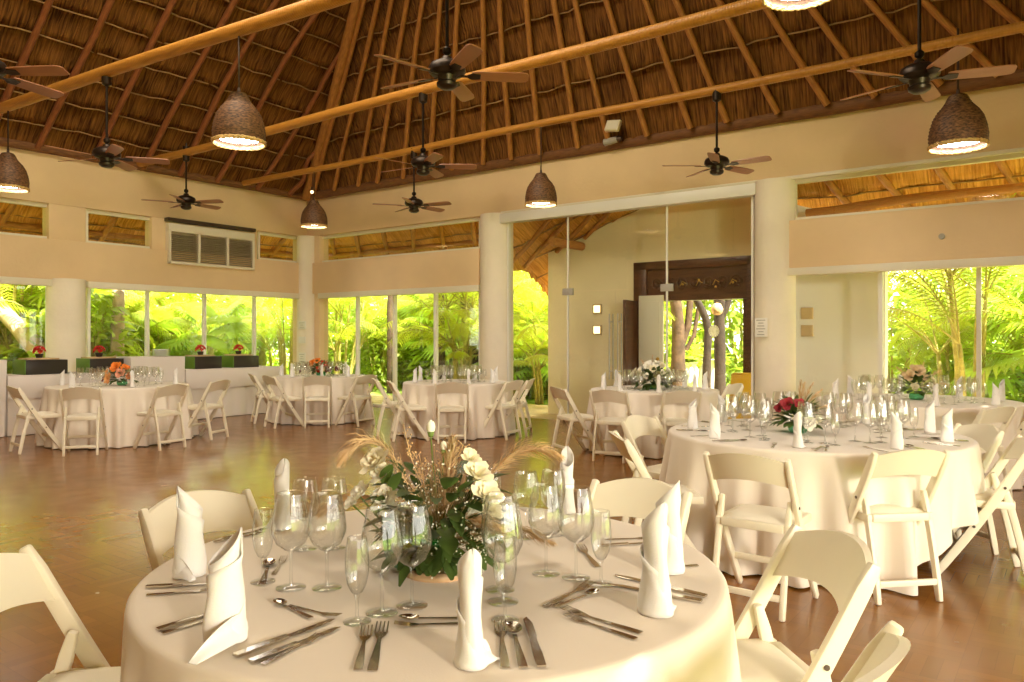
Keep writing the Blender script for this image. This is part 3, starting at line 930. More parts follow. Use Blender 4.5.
def panel(name, a, y, z, w, h, label, cat, lines, room_rot=0.0, m='paper'):
    o = empty(name, loc2w(a, y, z), ANG + room_rot, label, cat)
    f = MB(); f.box(-w / 2, w / 2, -0.012, 0.0, -h / 2, h / 2); f.build('sheet', M[m], o, bevel=0.002)
    if lines:
        f = MB()
        for i in range(lines):
            z = h / 2 - h * (i + 0.8) / (lines + 0.6)
            ww = w * (0.38 - 0.08 * ((i * 5) % 3))
            f.box(-ww, ww * 0.9, -0.014, -0.0121, z - h * 0.012, z + h * 0.02)
        f.build('print', M['ink'], o)
    return o
acp = a_of(313)
panel('notice', 0.20, -0.275, zat(325, 16), 0.24, 0.17, 'small notice sheet on corner column, above the switches', 'notice', 3)
panel('switch_plate', 0.20, -0.275, zat(340, 16), 0.22, 0.14, 'pale switch plate on the slim corner column', 'switch', 0)
panel('notice', 0.20, -0.275, zat(358, 16), 0.22, 0.22, 'paper notice on the corner column below the switch plate', 'notice', 4)
apil = (aR0 + aR1) / 2
nw = on_y(764, -0.2)
panel('notice', nw[0] - 0.03, 0.08 - (aR1 - aR0) / 2 * 1.02 - 0.03, zat(327.5, nw[1]), 0.17, 0.26, 'small framed notice on column next to the glass entrance', 'notice', 6)
f = MB(); f.tube([(0, 0, 0), (0, -0.03, 0)], 0.035, 14)
dv = on_y(942, -0.06)
tag(f.build('wall_stud', M['grey'], loc=loc2w(dv[0], -0.06, zat(236.5, dv[1])), rz=ANG), 'small round grey stud on the lintel above the garden door', 'sensor')

# ------------------------------------------------------------------ wicker pendant lamps
def make_pendant():
    r = empty('pendant_lamp')
    f = MB()
    prof = [(0.045, 0.47), (0.068, 0.463), (0.085, 0.44), (0.100, 0.405), (0.125, 0.365), (0.170, 0.315), (0.208, 0.25), (0.232, 0.17), (0.245, 0.085), (0.240, 0.0)]
    # woven: fine horizontal strands
    n, rows = 48, []
    fine = []
    for i in range(len(prof) - 1):
        for j in range(5):
            t = j / 5
            fine.append((prof[i][0] + (prof[i + 1][0] - prof[i][0]) * t, prof[i][1] + (prof[i + 1][1] - prof[i][1]) * t))
    fine.append(prof[-1])
    for i, (rad, z) in enumerate(fine):
        rows.append([Vector(((rad + 0.005 * (1 if (i + k // 2) % 2 else -1)) * cos(2 * pi * k / n), (rad + 0.005 * (1 if (i + k // 2) % 2 else -1)) * sin(2 * pi * k / n), z)) for k in range(n)])
    f.grid(rows, closed=True)
    f.lathe([(0.001, 0.475), (0.05, 0.47)], 16)
    f.build('wicker_shade', M['wicker'], r, smooth=True)
    f = MB()
    for q in range(3):
        pts = [(0.243 * cos(2 * pi * k / 40) * (1 + 0.02 * sin(k * 2.1 + q)), 0.243 * sin(2 * pi * k / 40) * (1 + 0.02 * sin(k * 2.1 + q)), -0.012 + 0.014 * sin(k * 1.5 + q * 2.1)) for k in range(41)]
        f.tube(pts, 0.010, 6, cap=False)
    f.build('braided_rim', M['wicker_rim'], r, smooth=True)
    f = MB(); f.lathe([(0.001, 0.03), (0.205, 0.03), (0.205, 0.045), (0.001, 0.045)], 32); f.build('diffuser', M['lampglow'], r, smooth=True, auto=40)
    f = MB(); f.tube([(0, 0, 0.46), (0, 0, 0.52)], [0.02, 0.014], 10); f.build('socket', M['cord'], r, smooth=True, auto=40)
    return r
PEND = [(-2.695, 7.57, 3.31, 1.02, 'third tie beam over the dance floor'),
        (-6.59, 10.03, 3.34, 0.96, 'third tie beam, cut by the photo edge'),
        (0.413, 10.93, 3.29, 0.92, 'garden-side tie beam before the glass entrance'),
        (4.576, 7.87, 3.35, 1.10, 'garden-side tie beam before the sliding garden door'),
        (-3.58, 13.87, 3.41, 0.96, 'garden-side tie beam close to the far corner'),
        (1.78, 4.74, 3.51, 0.90, 'third tie beam with only its rim showing')]
pend0 = make_pendant()
for i, (x, y, z, s, w) in enumerate(PEND):
    o = pend0 if i == 0 else copy_tree(pend0)
    o.location = (x, y, z); o.scale = (s, s, s)
    o.rotation_euler = (0, 0, i * 1.1)
    tag(o, 'brown wicker pendant lamp on the ' + w, 'lamp', 'wicker pendant lamps')
    f = MB(); top = (BZ - z) / s
    f.tube([(0, 0, 0.51), (0, 0, top)], 0.010, 8); f.build('cord', M['cord'], o, smooth=True)
# small bulb at the corner pole
f = MB(); f.ball((0, 0, 0), 0.03, 12, 8); 
c = empty('bulb', at(312, 192, 14.2), 0, 'tiny warm bulb glowing under the thatch in the far corner', 'bulb')
f.build('globe', M['sconce'], c, smooth=True)
f = MB(); f.tube([(0, 0, 0.025), (0, 0, 0.09)], 0.018, 10); f.tube([(0, 0, 0.09), (0.0, 0.06, 0.35)], 0.006, 6); f.build('socket', M['cord'], c, smooth=True)

# ------------------------------------------------------------------ ceiling fans
def make_fan():
    r = empty('ceiling_fan')
    f = MB()
    f.lathe([(0.001, 0.14), (0.035, 0.14), (0.05, 0.11), (0.09, 0.10), (0.135, 0.075), (0.15, 0.045), (0.15, 0.015), (0.125, -0.01), (0.08, -0.02), (0.07, -0.06), (0.085, -0.075), (0.08, -0.10), (0.05, -0.12), (0.001, -0.125)], 28)
    f.build('motor', M['fan_dark'], r, smooth=True, auto=35)
    for k in range(5):
        an = 2 * pi * k / 5
        RM = Matrix.Rotation(an, 4, 'Z') @ Matrix.Rotation(R(-15), 4, 'X')
        f = MB(); f.M = RM
        pl = []
        for (x, w) in ((0.20, 0.048), (0.24, 0.056), (0.45, 0.064), (0.60, 0.066), (0.645, 0.058), (0.662, 0.035)):
            pl.append((x, w))
        poly = pl + [(x, -w) for x, w in reversed(pl)]
        f.prism(poly, (0, 0, 0.008), (0, 0, -0.012), (1, 0, 0), (0, 1, 0))
        bl = f.build('blade', M['blade'], r)
        f = MB(); f.M = RM
        f.prism([(0.07, 0.016), (0.16, 0.012), (0.20, 0.04), (0.27, 0.03), (0.27, -0.03), (0.20, -0.04), (0.16, -0.012), (0.07, -0.016)], (0, 0, 0.006), (0, 0, -0.019), (1, 0, 0), (0, 1, 0))
        f.build('blade_bracket', M['fan_dark'], bl)
    return r
FANS = [(-4.65, 8.8, 3.45, 20, BZ, 'third tie beam in front of the buffet wall'),
        (2.507, 9.39, 3.49, 35, BZ, 'garden-side beam over the glass entrance'),
        (3.24, 6.10, 3.44, -19, BZ, 'second tie beam over the red flower table'),
        (-1.096, 9.45, 3.50, 5, BZ, 'second tie beam in mid ceiling'),
        (-1.585, 12.4, 3.52, 50, BZ, 'garden-side beam over the corner windows'),
        (-5.34, 12.57, 3.60, 60, BZ, 'second tie beam close to the air grille'),
        (-0.524, 6.19, 3.50, 6, BZ, 'third tie beam, dark against the thatch'),
        (-4.20, 6.12, 3.50, -3, 4.9, 'roof near the camera, one blade in view')]
fan0 = make_fan()
for i, (x, y, z, a0, top, w) in enumerate(FANS):
    o = fan0 if i == 0 else copy_tree(fan0)
    o.location = (x, y, z); o.rotation_euler = (0, 0, R(a0))
    tag(o, 'five-bladed bronze ceiling fan hung from the ' + w, 'fan', 'ceiling fans')
    f = MB(); f.tube([(0, 0, 0.13), (0, 0, top - z)], 0.014, 10); f.lathe([(0.014, 0.22), (0.035, 0.20), (0.035, 0.17), (0.014, 0.15)], 14)
    f.lathe([(0.016, top - z - 0.16), (0.05, top - z - 0.14), (0.055, top - z - 0.06)], 16)
    f.build('down_rod', M['fan_dark'], o, smooth=True, auto=40)
tie(loc2w(0, -9.3, 5.0) , loc2w(0, -9.3, 5.0) + D1V * 0.01 + U * 7.0, 0.11, 'golden tie beam nearest the camera, above the photo', 5)

# ------------------------------------------------------------------ folding chairs
def rect_sweep(mb, pts, w, t, up=(1, 0, 0)):
    """flat bar along pts (in the yz plane): width w in the plane, thickness t along x"""
    pts = [Vector(p) for p in pts]
    rows = []
    for i, p in enumerate(pts):
        tg = (pts[min(i + 1, len(pts) - 1)] - pts[max(i - 1, 0)]).normalized()
        sx = Vector(up)
        sy = sx.cross(tg).normalized()
        ww = w[i] if hasattr(w, '__len__') else w
        rows.append([p + sx * t / 2 + sy * ww / 2, p - sx * t / 2 + sy * ww / 2, p - sx * t / 2 - sy * ww / 2, p + sx * t / 2 - sy * ww / 2])
    b0 = len(mb.v)
    mb.grid(rows, closed=True)
    n = len(rows)
    mb.add([], [])
    mb.f.append([b0 + 3, b0 + 2, b0 + 1, b0]); mb.m.append(0)
    e = b0 + (n - 1) * 4
    mb.f.append([e, e + 1, e + 2, e + 3]); mb.m.append(0)

def make_chair():
    """faces +y; stile and front leg are one slanting bar, the rear leg folds inside it"""
    r = empty('folding_chair')
    top, mid, foot = Vector((0, -0.275, 0.785)), Vector((0, -0.085, 0.46)), Vector((0, 0.21, 0.0))
    for s in (-1, 1):
        f = MB(); x = 0.205 * s
        pts = []
        for i in range(13):
            t = i / 12
            p = foot.lerp(top, t) + Vector((0, -0.018 * sin(pi * t), 0))
            pts.append((x, p.y, p.z))
        w = [0.046 + 0.006 * sin(pi * i / 12) for i in range(13)]
        w[-1] = 0.030; w[0] = 0.040
        rect_sweep(f, pts, w, 0.027)
        f.build('front_leg', M['chair'], r, bevel=0.008, seg=2)
        f = MB(); x = 0.174 * s
        pts = []
        for i in range(9):
            t = i / 8
            pts.append((x, -0.13 - 0.125 * t - 0.008 * sin(pi * t), 0.555 - 0.555 * t))
        w = [0.026, 0.038] + [0.040] * 6 + [0.032]
        rect_sweep(f, pts, w, 0.026)
        f.build('rear_leg', M['chair'], r, bevel=0.007, seg=2)
        for (yy, zz, xx) in ((-0.135, 0.53, 0.2195), (0.015, 0.30, 0.2195)):
            f = MB(); f.tube([(xx * s, yy, zz), ((xx + 0.003) * s, yy, zz)], 0.008, 10)
            f.build('bolt', M['bolt'], r, smooth=True, auto=40)
    # backrest: bowed panel with an arched top
    f = MB()
    rows_o, rows_i = [], []
    nx = 13
    front, back = [], []
    for j in range(6):
        tj = j / 5
        rf, rb = [], []
        for i in range(nx):
            u = -1 + 2 * i / (nx - 1)
            z = 0.635 + 0.030 * (1 - u * u) + tj * (0.132 + 0.008 * (1 - u * u))
            t = (z) / 0.785
            yb = 0.21 + (-0.275 - 0.21) * t - 0.018 * sin(pi * min(t, 1)) - 0.042 * (1 - u * u)
            rf.append(Vector((u * 0.196, yb + 0.010, z))); rb.append(Vector((u * 0.196, yb - 0.010, z)))
        front.append(rf); back.append(rb)
    loop = []
    ring = front + back[::-1]
    ring.append(front[0])
    f.grid(ring)
    f.build('backrest', M['chair'], r, weld=True, smooth=True, auto=50)
    # seat frame and pad
    f = MB()
    f.box(-0.190, -0.160, -0.19, 0.185, 0.405, 0.448); f.box(0.160, 0.190, -0.19, 0.185, 0.405, 0.448)
    f.box(-0.160, 0.160, -0.195, -0.160, 0.405, 0.448); f.box(-0.160, 0.160, 0.155, 0.19, 0.405, 0.448)
    f.box(-0.16, 0.16, -0.16, 0.155, 0.41, 0.425)
    st = f.build('seat', M['chair'], r, bevel=0.007)
    f = MB()
    n, m = 10, 10
    rows = []
    for j in range(m + 1):
        row = []
        for i in range(n + 1):
            u, v = -1 + 2 * i / n, -1 + 2 * j / m
            h = (1 - abs(u) ** 4) * (1 - abs(v) ** 4)
            row.append(Vector((u * 0.172, -0.002 + v * 0.172, 0.440 + 0.030 * h ** 0.5)))
        rows.append(row)
    f.grid(rows)
    f.build('seat_pad', M['cushion'], st, smooth=True)
    f = MB(); f.box(-0.162, 0.162, -0.255, -0.235, 0.085, 0.118); f.build('stretcher', M['chair'], r, bevel=0.006)
    f = MB(); f.box(-0.195, 0.195, 0.085, 0.105, 0.165, 0.200); f.build('stretcher', M['chair'], r, bevel=0.006)
    f = MB(); f.box(-0.192, 0.192, -0.205, -0.185, 0.50, 0.525) if False else None
    return r
chair0 = make_chair()
FIRST = [True]
def place_chair(xb, yb, face, twist, label, group):
    """xb, yb: floor point under the top of the backrest; face: point it looks at"""
    d = Vector((face[0] - xb, face[1] - yb, 0)).normalized()
    d.rotate(Matrix.Rotation(R(twist), 3, 'Z'))
    o = chair0 if FIRST[0] else copy_tree(chair0)
    FIRST[0] = False
    o.location = (xb + d.x * 0.262, yb + d.y * 0.262, 0)
    o.rotation_euler = (0, 0, atan2(d.y, d.x) - pi / 2)
    return tag(o, label, 'chair', group)

# ------------------------------------------------------------------ tables with cloths
TAB = {'pampas': ((-0.205, 2.13), 0.765), 'redflower': ((1.998, 5.09), 0.93), 'gardendoor': ((4.14, 7.85), 0.93),
       'doorway': ((1.76, 9.50), 0.77), 'pillar': ((-0.81, 11.10), 0.75), 'corner': ((-3.23, 12.9), 0.77), 'orange': ((-5.30, 10.35), 0.86)}
TNAME = {'pampas': 'near table with the pampas bouquet', 'redflower': 'table with the red flower', 'gardendoor': 'table by the sliding garden door',
         'doorway': 'table before the carved doorway', 'pillar': 'table before the entrance column', 'corner': 'table in the far corner', 'orange': 'table with orange roses'}
TZ = 0.74

def make_table(key):
    (x, y), r = TAB[key]
    t = empty('round_table', (x, y, 0), 0, 'round folding table hidden under the cloth of the ' + TNAME[key], 'table', 'round dining tables')
    f = MB(); f.lathe([(0.001, 0.715), (r - 0.02, 0.715), (r - 0.012, 0.722), (r - 0.012, 0.730), (r - 0.02, 0.735), (0.001, 0.735)], 48)
    f.build('tabletop', M['board'], t, smooth=True, auto=40)
    for k in range(4):
        a = pi / 4 + k * pi / 2 + 0.35
        f = MB(); f.tube([(0.45 * r * cos(a), 0.45 * r * sin(a), 0.715), (0.47 * r * cos(a), 0.47 * r * sin(a), 0.30), (0.60 * r * cos(a), 0.60 * r * sin(a), 0.0)], 0.013, 8)
        f.build('leg', M['bolt'], t, smooth=True)

def cloth(key, mt, folds=17, hem=lambda th: 0.012, amp=0.05, seed=1, nt=240):
    (x, y), r = TAB[key]
    rr = random.Random(seed)
    ph = [rr.uniform(0, 6.28) for _ in range(4)]
    def rip(th, d):
        v = sin(folds * th + ph[0] + 1.2 * sin(3 * th + ph[1])) + 0.5 * sin((folds * 1.7) // 1 * th + ph[2]) + 0.35 * sin(5 * th + ph[3])
        return amp * v * d
    rows = []
    rs = [0.0005, 0.15, 0.35, 0.55, 0.75, 0.88, 0.95, 0.985]
    for q in rs:
        rows.append([Vector((r * q * cos(2 * pi * k / nt), r * q * sin(2 * pi * k / nt), TZ)) for k in range(nt)])
    for (dr, dz) in ((0.0, -0.001), (0.006, -0.004), (0.011, -0.010), (0.013, -0.02)):
        rows.append([Vector(((r + dr) * cos(2 * pi * k / nt), (r + dr) * sin(2 * pi * k / nt), TZ + dz)) for k in range(nt)])
    nd = 14
    for j in range(1, nd + 1):
        t = j / nd
        row = []
        for k in range(nt):
            th = 2 * pi * k / nt
            z = (TZ - 0.02) + (hem(th) - TZ + 0.02) * t
            drop = (TZ - z) / TZ
            rad = r + 0.013 + 0.045 * drop + rip(th, min(1, drop * 1.3) ** 0.9)
            row.append(Vector((rad * cos(th), rad * sin(th), z)))
        rows.append(row)
    f = MB(); f.grid(rows, closed=True)
    o = f.build('tablecloth', mt, smooth=True, loc=(x, y, 0))
    return tag(o, 'beige white floor-length cloth draped over the ' + TNAME[key], 'tablecloth', 'draped tablecloths')

def sq_hem(th):
    # over the camera side and garden side the square cloth of the big table hangs short
    d = (th - R(-38) + pi) % (2 * pi) - pi
    return 0.012 + 0.42 * max(0.0, 1 - abs(d) / 0.75) ** 0.6
for key in TAB:
    make_table(key)
cloth('pampas', M['cloth'], 19, amp=0.030, seed=2)
cloth('redflower', M['cloth_far'], 21, sq_hem, 0.050, 3)
cloth('gardendoor', M['cloth_far'], 21, amp=0.050, seed=4)
cloth('doorway', M['cloth_far'], 19, amp=0.046, seed=5)
cloth('pillar', M['cloth_far'], 19, amp=0.046, seed=6)
cloth('corner', M['cloth_far'], 19, amp=0.046, seed=7)
cloth('orange', M['cloth_far'], 23, amp=0.050, seed=8)

CH = [
 ('pampas', (-1.13, 2.77), 0, 'white folding chair across the near table, behind the wrapped napkins, toward the dance floor'),
 ('pampas', (0.50, 3.02), 0, 'white folding chair across the near table, just beyond the tall glasses'),
 ('pampas', (0.90, 2.18), 4, 'large white folding chair at the near table with whole backrest and pad in view'),
 ('pampas', (0.64, 1.41), 0, 'white folding chair cut off at the lower edge, only one backrest post visible'),
 ('pampas', (-1.33, 1.94), -4, 'white folding chair at the near table, cut by the photo edge'),
 ('redflower', (1.16, 3.80), -4, 'white folding chair with its back to the camera before the red flower'),
 ('redflower', (2.05, 3.95), 6, 'white folding chair with its back to the camera, beneath the short cloth corner'),
 ('redflower', (2.96, 4.43), 10, 'white folding chair seen from its side at the frame edge, table with the red flower'),
 ('redflower', (3.05, 5.02), 8, 'white folding chair beyond the side-on one at the red flower table, facing the entrance'),
 ('redflower', (0.66, 4.62), -18, 'white folding chair pulled out on the dance floor side of the red flower table'),
 ('redflower', (0.93, 5.56), -20, 'white folding chair with bright backrest between red flower table and doorway table'),
 ('gardendoor', (4.06, 6.40), 28, 'white folding chair cut by the frame edge, nearest the camera at the garden door table'),
 ('gardendoor', (4.92, 7.12), 0, 'white folding chair at the garden door table, only its top rail showing'),
 ('doorway', (0.54, 9.00), 0, 'white folding chair seen from the side before the glass entrance'),
 ('doorway', (1.06, 8.45), 8, 'white folding chair with its back to the camera, first at the doorway table'),
 ('doorway', (1.86, 8.36), 0, 'white folding chair with its back to the camera, half behind the standing napkin'),
 ('doorway', (2.80, 9.62), 0, 'white folding chair at the doorway table on the column side'),
 ('pillar', (-0.78, 9.93), 0, 'white folding chair with its back to camera, middle of the entrance column table'),
 ('pillar', (-1.62, 10.32), -30, 'white folding chair seen from its side, camera end of the entrance column table'),
 ('pillar', (0.03, 10.43), 6, 'white folding chair turned away before the white entrance column'),
 ('pillar', (0.25, 10.85), 0, 'white folding chair tucked behind another, next to the glass front'),
 ('pillar', (-1.92, 10.90), 0, 'white folding chair between the corner table and the entrance column table'),
 ('corner', (-2.97, 11.68), 0, 'white folding chair with its back to the camera at the far corner table'),
 ('corner', (-3.72, 11.75), -25, 'white folding chair angled beside the back-facing one at the far corner table'),
 ('corner', (-4.20, 12.42), 0, 'white folding chair beside the end of the buffet at the far corner table'),
 ('corner', (-2.27, 11.98), 10, 'white folding chair at the corner table on the garden window side'),
 ('orange', (-5.02, 8.92), 8, 'white folding chair with its back to the camera, under the stacked glasses'),
 ('orange', (-4.18, 9.46), 8, 'white folding chair with its back turned, at the orange rose table toward the dance floor'),
 ('orange', (-3.98, 10.46), -20, 'white folding chair at the orange rose table standing alone next to the buffet'),
 ('orange', (-5.94, 9.15), -14, 'white folding chair seen from the side at the photo edge beside the buffet'),
]
for key, (x, y), tw, lab in CH:
    place_chair(x, y, TAB[key][0], tw, lab, 'white folding chairs')

# ------------------------------------------------------------------ napkins
def make_napkin(h=0.235, tail=0.05, seed=0, res=44):
    f = MB()
    rr = random.Random(seed)
    # spiral sheet: the top edge falls along the wrap so that a slanting edge shows, the last corner trails on the cloth
    turns = 2.15
    rows = []
    nz = 9
    for i in range(res + 1):
        t = i / res
        th = 2 * pi * turns * t
        rad = 0.027 + 0.007 * t
        # height profile
        if t < 0.47:
            top = h - 0.066 * ((1 - cos(th)) / 2) ** 0.8
        else:
            u = (t - 0.47) / 0.53
            top = (h - 0.045) * (1 - u) ** 0.85 + 0.055 * u
        row = []
        for j in range(nz + 1):
            s = j / nz
            z = 0.002 + (top - 0.002) * s
            flare = 1 + 0.06 * (1 - s) ** 3
            lean = 0.004 * sin(6 * s + th)
            fl_ = 0.72 + 0.12 * (1 - s) ** 2
            row.append(Vector((rad * 1.08 * flare * cos(th) + lean, rad * fl_ * flare * sin(th) + lean * 0.5, z)))
        rows.append(row)
    if tail:
        base = rows[-1]
        th = 2 * pi * turns
        tg = Vector((-sin(th), cos(th), 0)); out = Vector((cos(th), sin(th), 0))
        for i in range(1, 9):
            u = i / 8
            row = []
            for j in range(nz + 1):
                s = j / nz
                p = base[j] + tg * tail * u + out * 0.012 * u * (1 - s)
                p.z = base[j].z * (1 - u) ** 0.8 + 0.003 + 0.006 * sin(pi * u) * s
                row.append(p)
            rows.append(row)
    f.grid(rows)
    return f
napm = [make_napkin(0.235, 0.045, 1).build('napkin', M['napkin'], smooth=True), make_napkin(0.215, 0.11, 2).build('napkin', M['napkin'], smooth=True)]
for o in napm:
    md = o.modifiers.new('thickness', 'SOLIDIFY'); md.thickness = 0.0022; md.offset = 0
NAPUSED = [False, False]
def napkin(loc, rz, label, group, which=0, s=1.0, mir=False):
    o = napm[which] if not NAPUSED[which] else napm[which].copy()
    if NAPUSED[which]: COL.objects.link(o)
    NAPUSED[which] = True
    o.location = loc; o.rotation_euler = (0, 0, rz); o.scale = (s * (-1 if mir else 1), s, s)
    return tag(o, label, 'napkin', group)

NP = [((190, 576), 200, 0, 1.02, False, 'standing white napkin nearest to the dance floor on the near table'),
      ((225, 641), 205, 1, 1.08, True, 'standing white napkin with a broad folded foot on the near table'),
      ((470, 664), 285, 0, 0.98, False, 'standing white napkin at the front centre of the near table'),
      ((655, 613), 300, 0, 1.10, False, 'standing white napkin at the near table beside the big chair, front one of the two'),
      ((668, 572), 330, 0, 1.06, False, 'standing white napkin half hidden behind another at the near table edge'),
      ((567, 512), 90, 0, 1.0, False, 'standing white napkin behind the wine glasses across the near table'),
      ((282, 528), 120, 0, 1.0, True, 'standing white napkin behind the paired glasses across the near table')]
for (p, rz, wch, s, mir, lab) in NP:
    napkin(tp(*p, TZ + 0.0005), R(rz), lab, 'standing napkins on the near table', wch, s, mir)

# ------------------------------------------------------------------ glasses
def glass_profile(kind):
    if kind == 'wine':
        return dict(foot=0.037, stem=0.0042, zb=0.095, bowl=[(0.004, 0.092), (0.018, 0.098), (0.036, 0.113), (0.0475, 0.138), (0.0485, 0.155), (0.045, 0.185), (0.0395, 0.215), (0.0355, 0.238)])
    if kind == 'tulip':
        return dict(foot=0.035, stem=0.0042, zb=0.085, bowl=[(0.004, 0.082), (0.016, 0.088), (0.032, 0.103), (0.040, 0.128), (0.0405, 0.150), (0.037, 0.180), (0.032, 0.208)])
    return dict(foot=0.031, stem=0.0042, zb=0.062, bowl=[(0.004, 0.060), (0.014, 0.068), (0.022, 0.085), (0.0265, 0.112), (0.0268, 0.135), (0.0245, 0.160), (0.0215, 0.186)])
def make_glass(kind, n=32, parts=True):
    g = glass_profile(kind)
    if parts:
        r = empty('wine_glass')
        b = MB(); w = 0.0012
        pr = g['bowl']
        b.lathe(pr + [(rr_ - w * 0.2, z + 0.001) for rr_, z in pr[-1:]] + [(max(rr_ - w, 0.0008), z + (w if i == 0 else 0.0)) for i, (rr_, z) in reversed(list(enumerate(pr)))], n)
        b.build('bowl', M['glass'], r, smooth=True)
        b = MB(); b.lathe([(g['stem'] * 1.6, 0.005), (g['stem'], 0.012), (g['stem'] * 0.9, g['zb'] * 0.5), (g['stem'], g['zb'] - 0.01), (g['stem'] * 1.9, g['zb'] - 0.001)], 14)
        b.build('stem', M['glass'], r, smooth=True)
        b = MB(); b.lathe([(0.0008, 0.0008), (g['foot'], 0.0008), (g['foot'], 0.0022), (g['foot'] * 0.5, 0.0034), (g['stem'] * 1.6, 0.006), (0.0008, 0.006)], n)
        b.build('foot', M['glass'], r, smooth=True)
        return r
    b = MB()
    b.lathe([(0.0008, 0.001), (g['foot'], 0.001), (g['foot'] * 0.5, 0.004), (g['stem'], 0.01), (g['stem'], g['zb'] - 0.004)] + g['bowl'][1:], 14)
    return b.build('wine_glass', M['glass_far'], smooth=True)
GL = {k: make_glass(k) for k in ('wine', 'tulip', 'flute')}
GU = {k: False for k in GL}
def put_glass(kind, loc, rz, label, group):
    o = copy_tree(GL[kind]) if GU[kind] else GL[kind]
    GU[kind] = True
    o.location = loc; o.rotation_euler = (0, 0, rz)
    o.name = 'champagne_flute' if kind == 'flute' else 'wine_glass'
    return tag(o, label, 'glass', group)

T1G = [('flute', 263, 582, 'short flute beside the broad-footed napkin'), ('wine', 291, 588, 'large wine glass next to the short flute by the broad-footed napkin'), ('wine', 327, 588, 'large wine glass behind the dessert spoon, between two more glasses'),
       ('tulip', 305, 549, 'wine glass behind the dance floor side pair, by the napkin'), ('tulip', 334, 548, 'wine glass behind the dance floor side pair, by the pampas'),
       ('flute', 357, 622, 'short flute in front of the vase'), ('wine', 382, 613, 'large wine glass in front of the vase, next to the short flute'), ('wine', 412, 606, 'large wine glass in front of the green vase, tallest of its trio'),
       ('flute', 505, 620, 'short flute behind the front centre napkin'), ('wine', 503, 602, 'large wine glass directly behind the short flute at the front centre'), ('wine', 500, 590, 'large wine glass beside the cream roses, rear of its trio'),
       ('wine', 546, 574, 'large wine glass between roses and wine glass near the big chair'), ('wine', 576, 578, 'large wine glass beside the short flute near the big chair'), ('flute', 601, 584, 'short flute on the side of the big chair'),
       ('tulip', 526, 538, 'wine glass across the table behind the cream roses'), ('tulip', 553, 535, 'wine glass across the table next to the far standing napkin'), ('tulip', 489, 530, 'wine glass behind the bouquet with only its rim above the roses')]
for i, (k, x, y, lab) in enumerate(T1G):
    put_glass(k, tp(x, y, TZ + 0.0005), i * 0.7, 'clear ' + lab + ', near table', 'stemware on the near table')

# ------------------------------------------------------------------ cutlery (laid along +y, centred)
def cut_fork():
    f = MB()
    pl = [(-0.0085, -0.10), (0.0085, -0.10), (0.0078, -0.06), (0.0038, 0.015), (0.0038, 0.03), (0.010, 0.045), (0.0125, 0.058)]
    poly = pl + [(-0.0125, 0.058), (-0.010, 0.045), (-0.0038, 0.03), (-0.0038, 0.015), (-0.0078, -0.06)]
    f.prism(poly, (0, 0, 0.0025), (0, 0, 0.001), (1, 0, 0), (0, 1, 0))
    for k in range(4):
        x = -0.0105 + k * 0.007
        f.add([(x - 0.0019, 0.057, 0.002), (x + 0.0019, 0.057, 0.002), (x + 0.0012, 0.10, 0.007), (x - 0.0012, 0.10, 0.007), (x - 0.0019, 0.057, 0.0042), (x + 0.0019, 0.057, 0.0042), (x + 0.0012, 0.10, 0.0088), (x - 0.0012, 0.10, 0.0088)],
              [(3, 2, 1, 0), (4, 5, 6, 7), (0, 1, 5, 4), (1, 2, 6, 5), (2, 3, 7, 6), (3, 0, 4, 7)])
    return f.build('fork', M['steel'], bevel=0.0006, seg=1)
def cut_knife():
    f = MB()
    f.prism([(-0.008, -0.11), (0.008, -0.11), (0.0085, -0.06), (0.006, 0.0), (-0.006, 0.0), (-0.0085, -0.06)], (0, 0, 0.006), (0, 0, 0.001), (1, 0, 0), (0, 1, 0))
    f.prism([(-0.006, 0.0), (0.006, 0.0), (0.0095, 0.02), (0.0095, 0.08), (0.002, 0.112), (-0.006, 0.10)], (0, 0, 0.0018), (0, 0, 0.0025), (1, 0, 0), (0, 1, 0))
    return f.build('knife', M['steel'], bevel=0.0006, seg=1)
def cut_spoon():
    f = MB()
    f.prism([(-0.0085, -0.10), (0.0085, -0.10), (0.0075, -0.06), (0.0036, 0.02), (0.0045, 0.046), (-0.0045, 0.046), (-0.0036, 0.02), (-0.0075, -0.06)], (0, 0, 0.0025), (0, 0, 0.002), (1, 0, 0), (0, 1, 0))
    rows = []
    for j in range(7):
        q = j / 6
        rows.append([Vector((0.0175 * q * cos(2 * pi * k / 20), 0.073 + 0.030 * q * sin(2 * pi * k / 20), 0.0012 + 0.007 * q * q)) for k in range(20)])
    for j in range(6, -1, -1):
        q = j / 6 * 0.97
        rows.append([Vector((0.0175 * q * cos(2 * pi * k / 20), 0.073 + 0.030 * q * sin(2 * pi * k / 20), 0.0026 + 0.007 * q * q)) for k in range(20)])
    f.grid(rows, closed=True)
    return f.build('spoon', M['steel'], smooth=True, auto=35)
CU = {'fork': cut_fork(), 'knife': cut_knife(), 'spoon': cut_spoon()}
CUU = {k: False for k in CU}
def put_cut(kind, loc, rz, label, group, s=1.0):
    o = CU[kind].copy() if CUU[kind] else CU[kind]
    if CUU[kind]: COL.objects.link(o)
    CUU[kind] = True
    o.location = loc; o.rotation_euler = (0, 0, rz); o.scale = (s, s, 1)
    o['label'] = label; o['category'] = kind; o['group'] = group
    return o
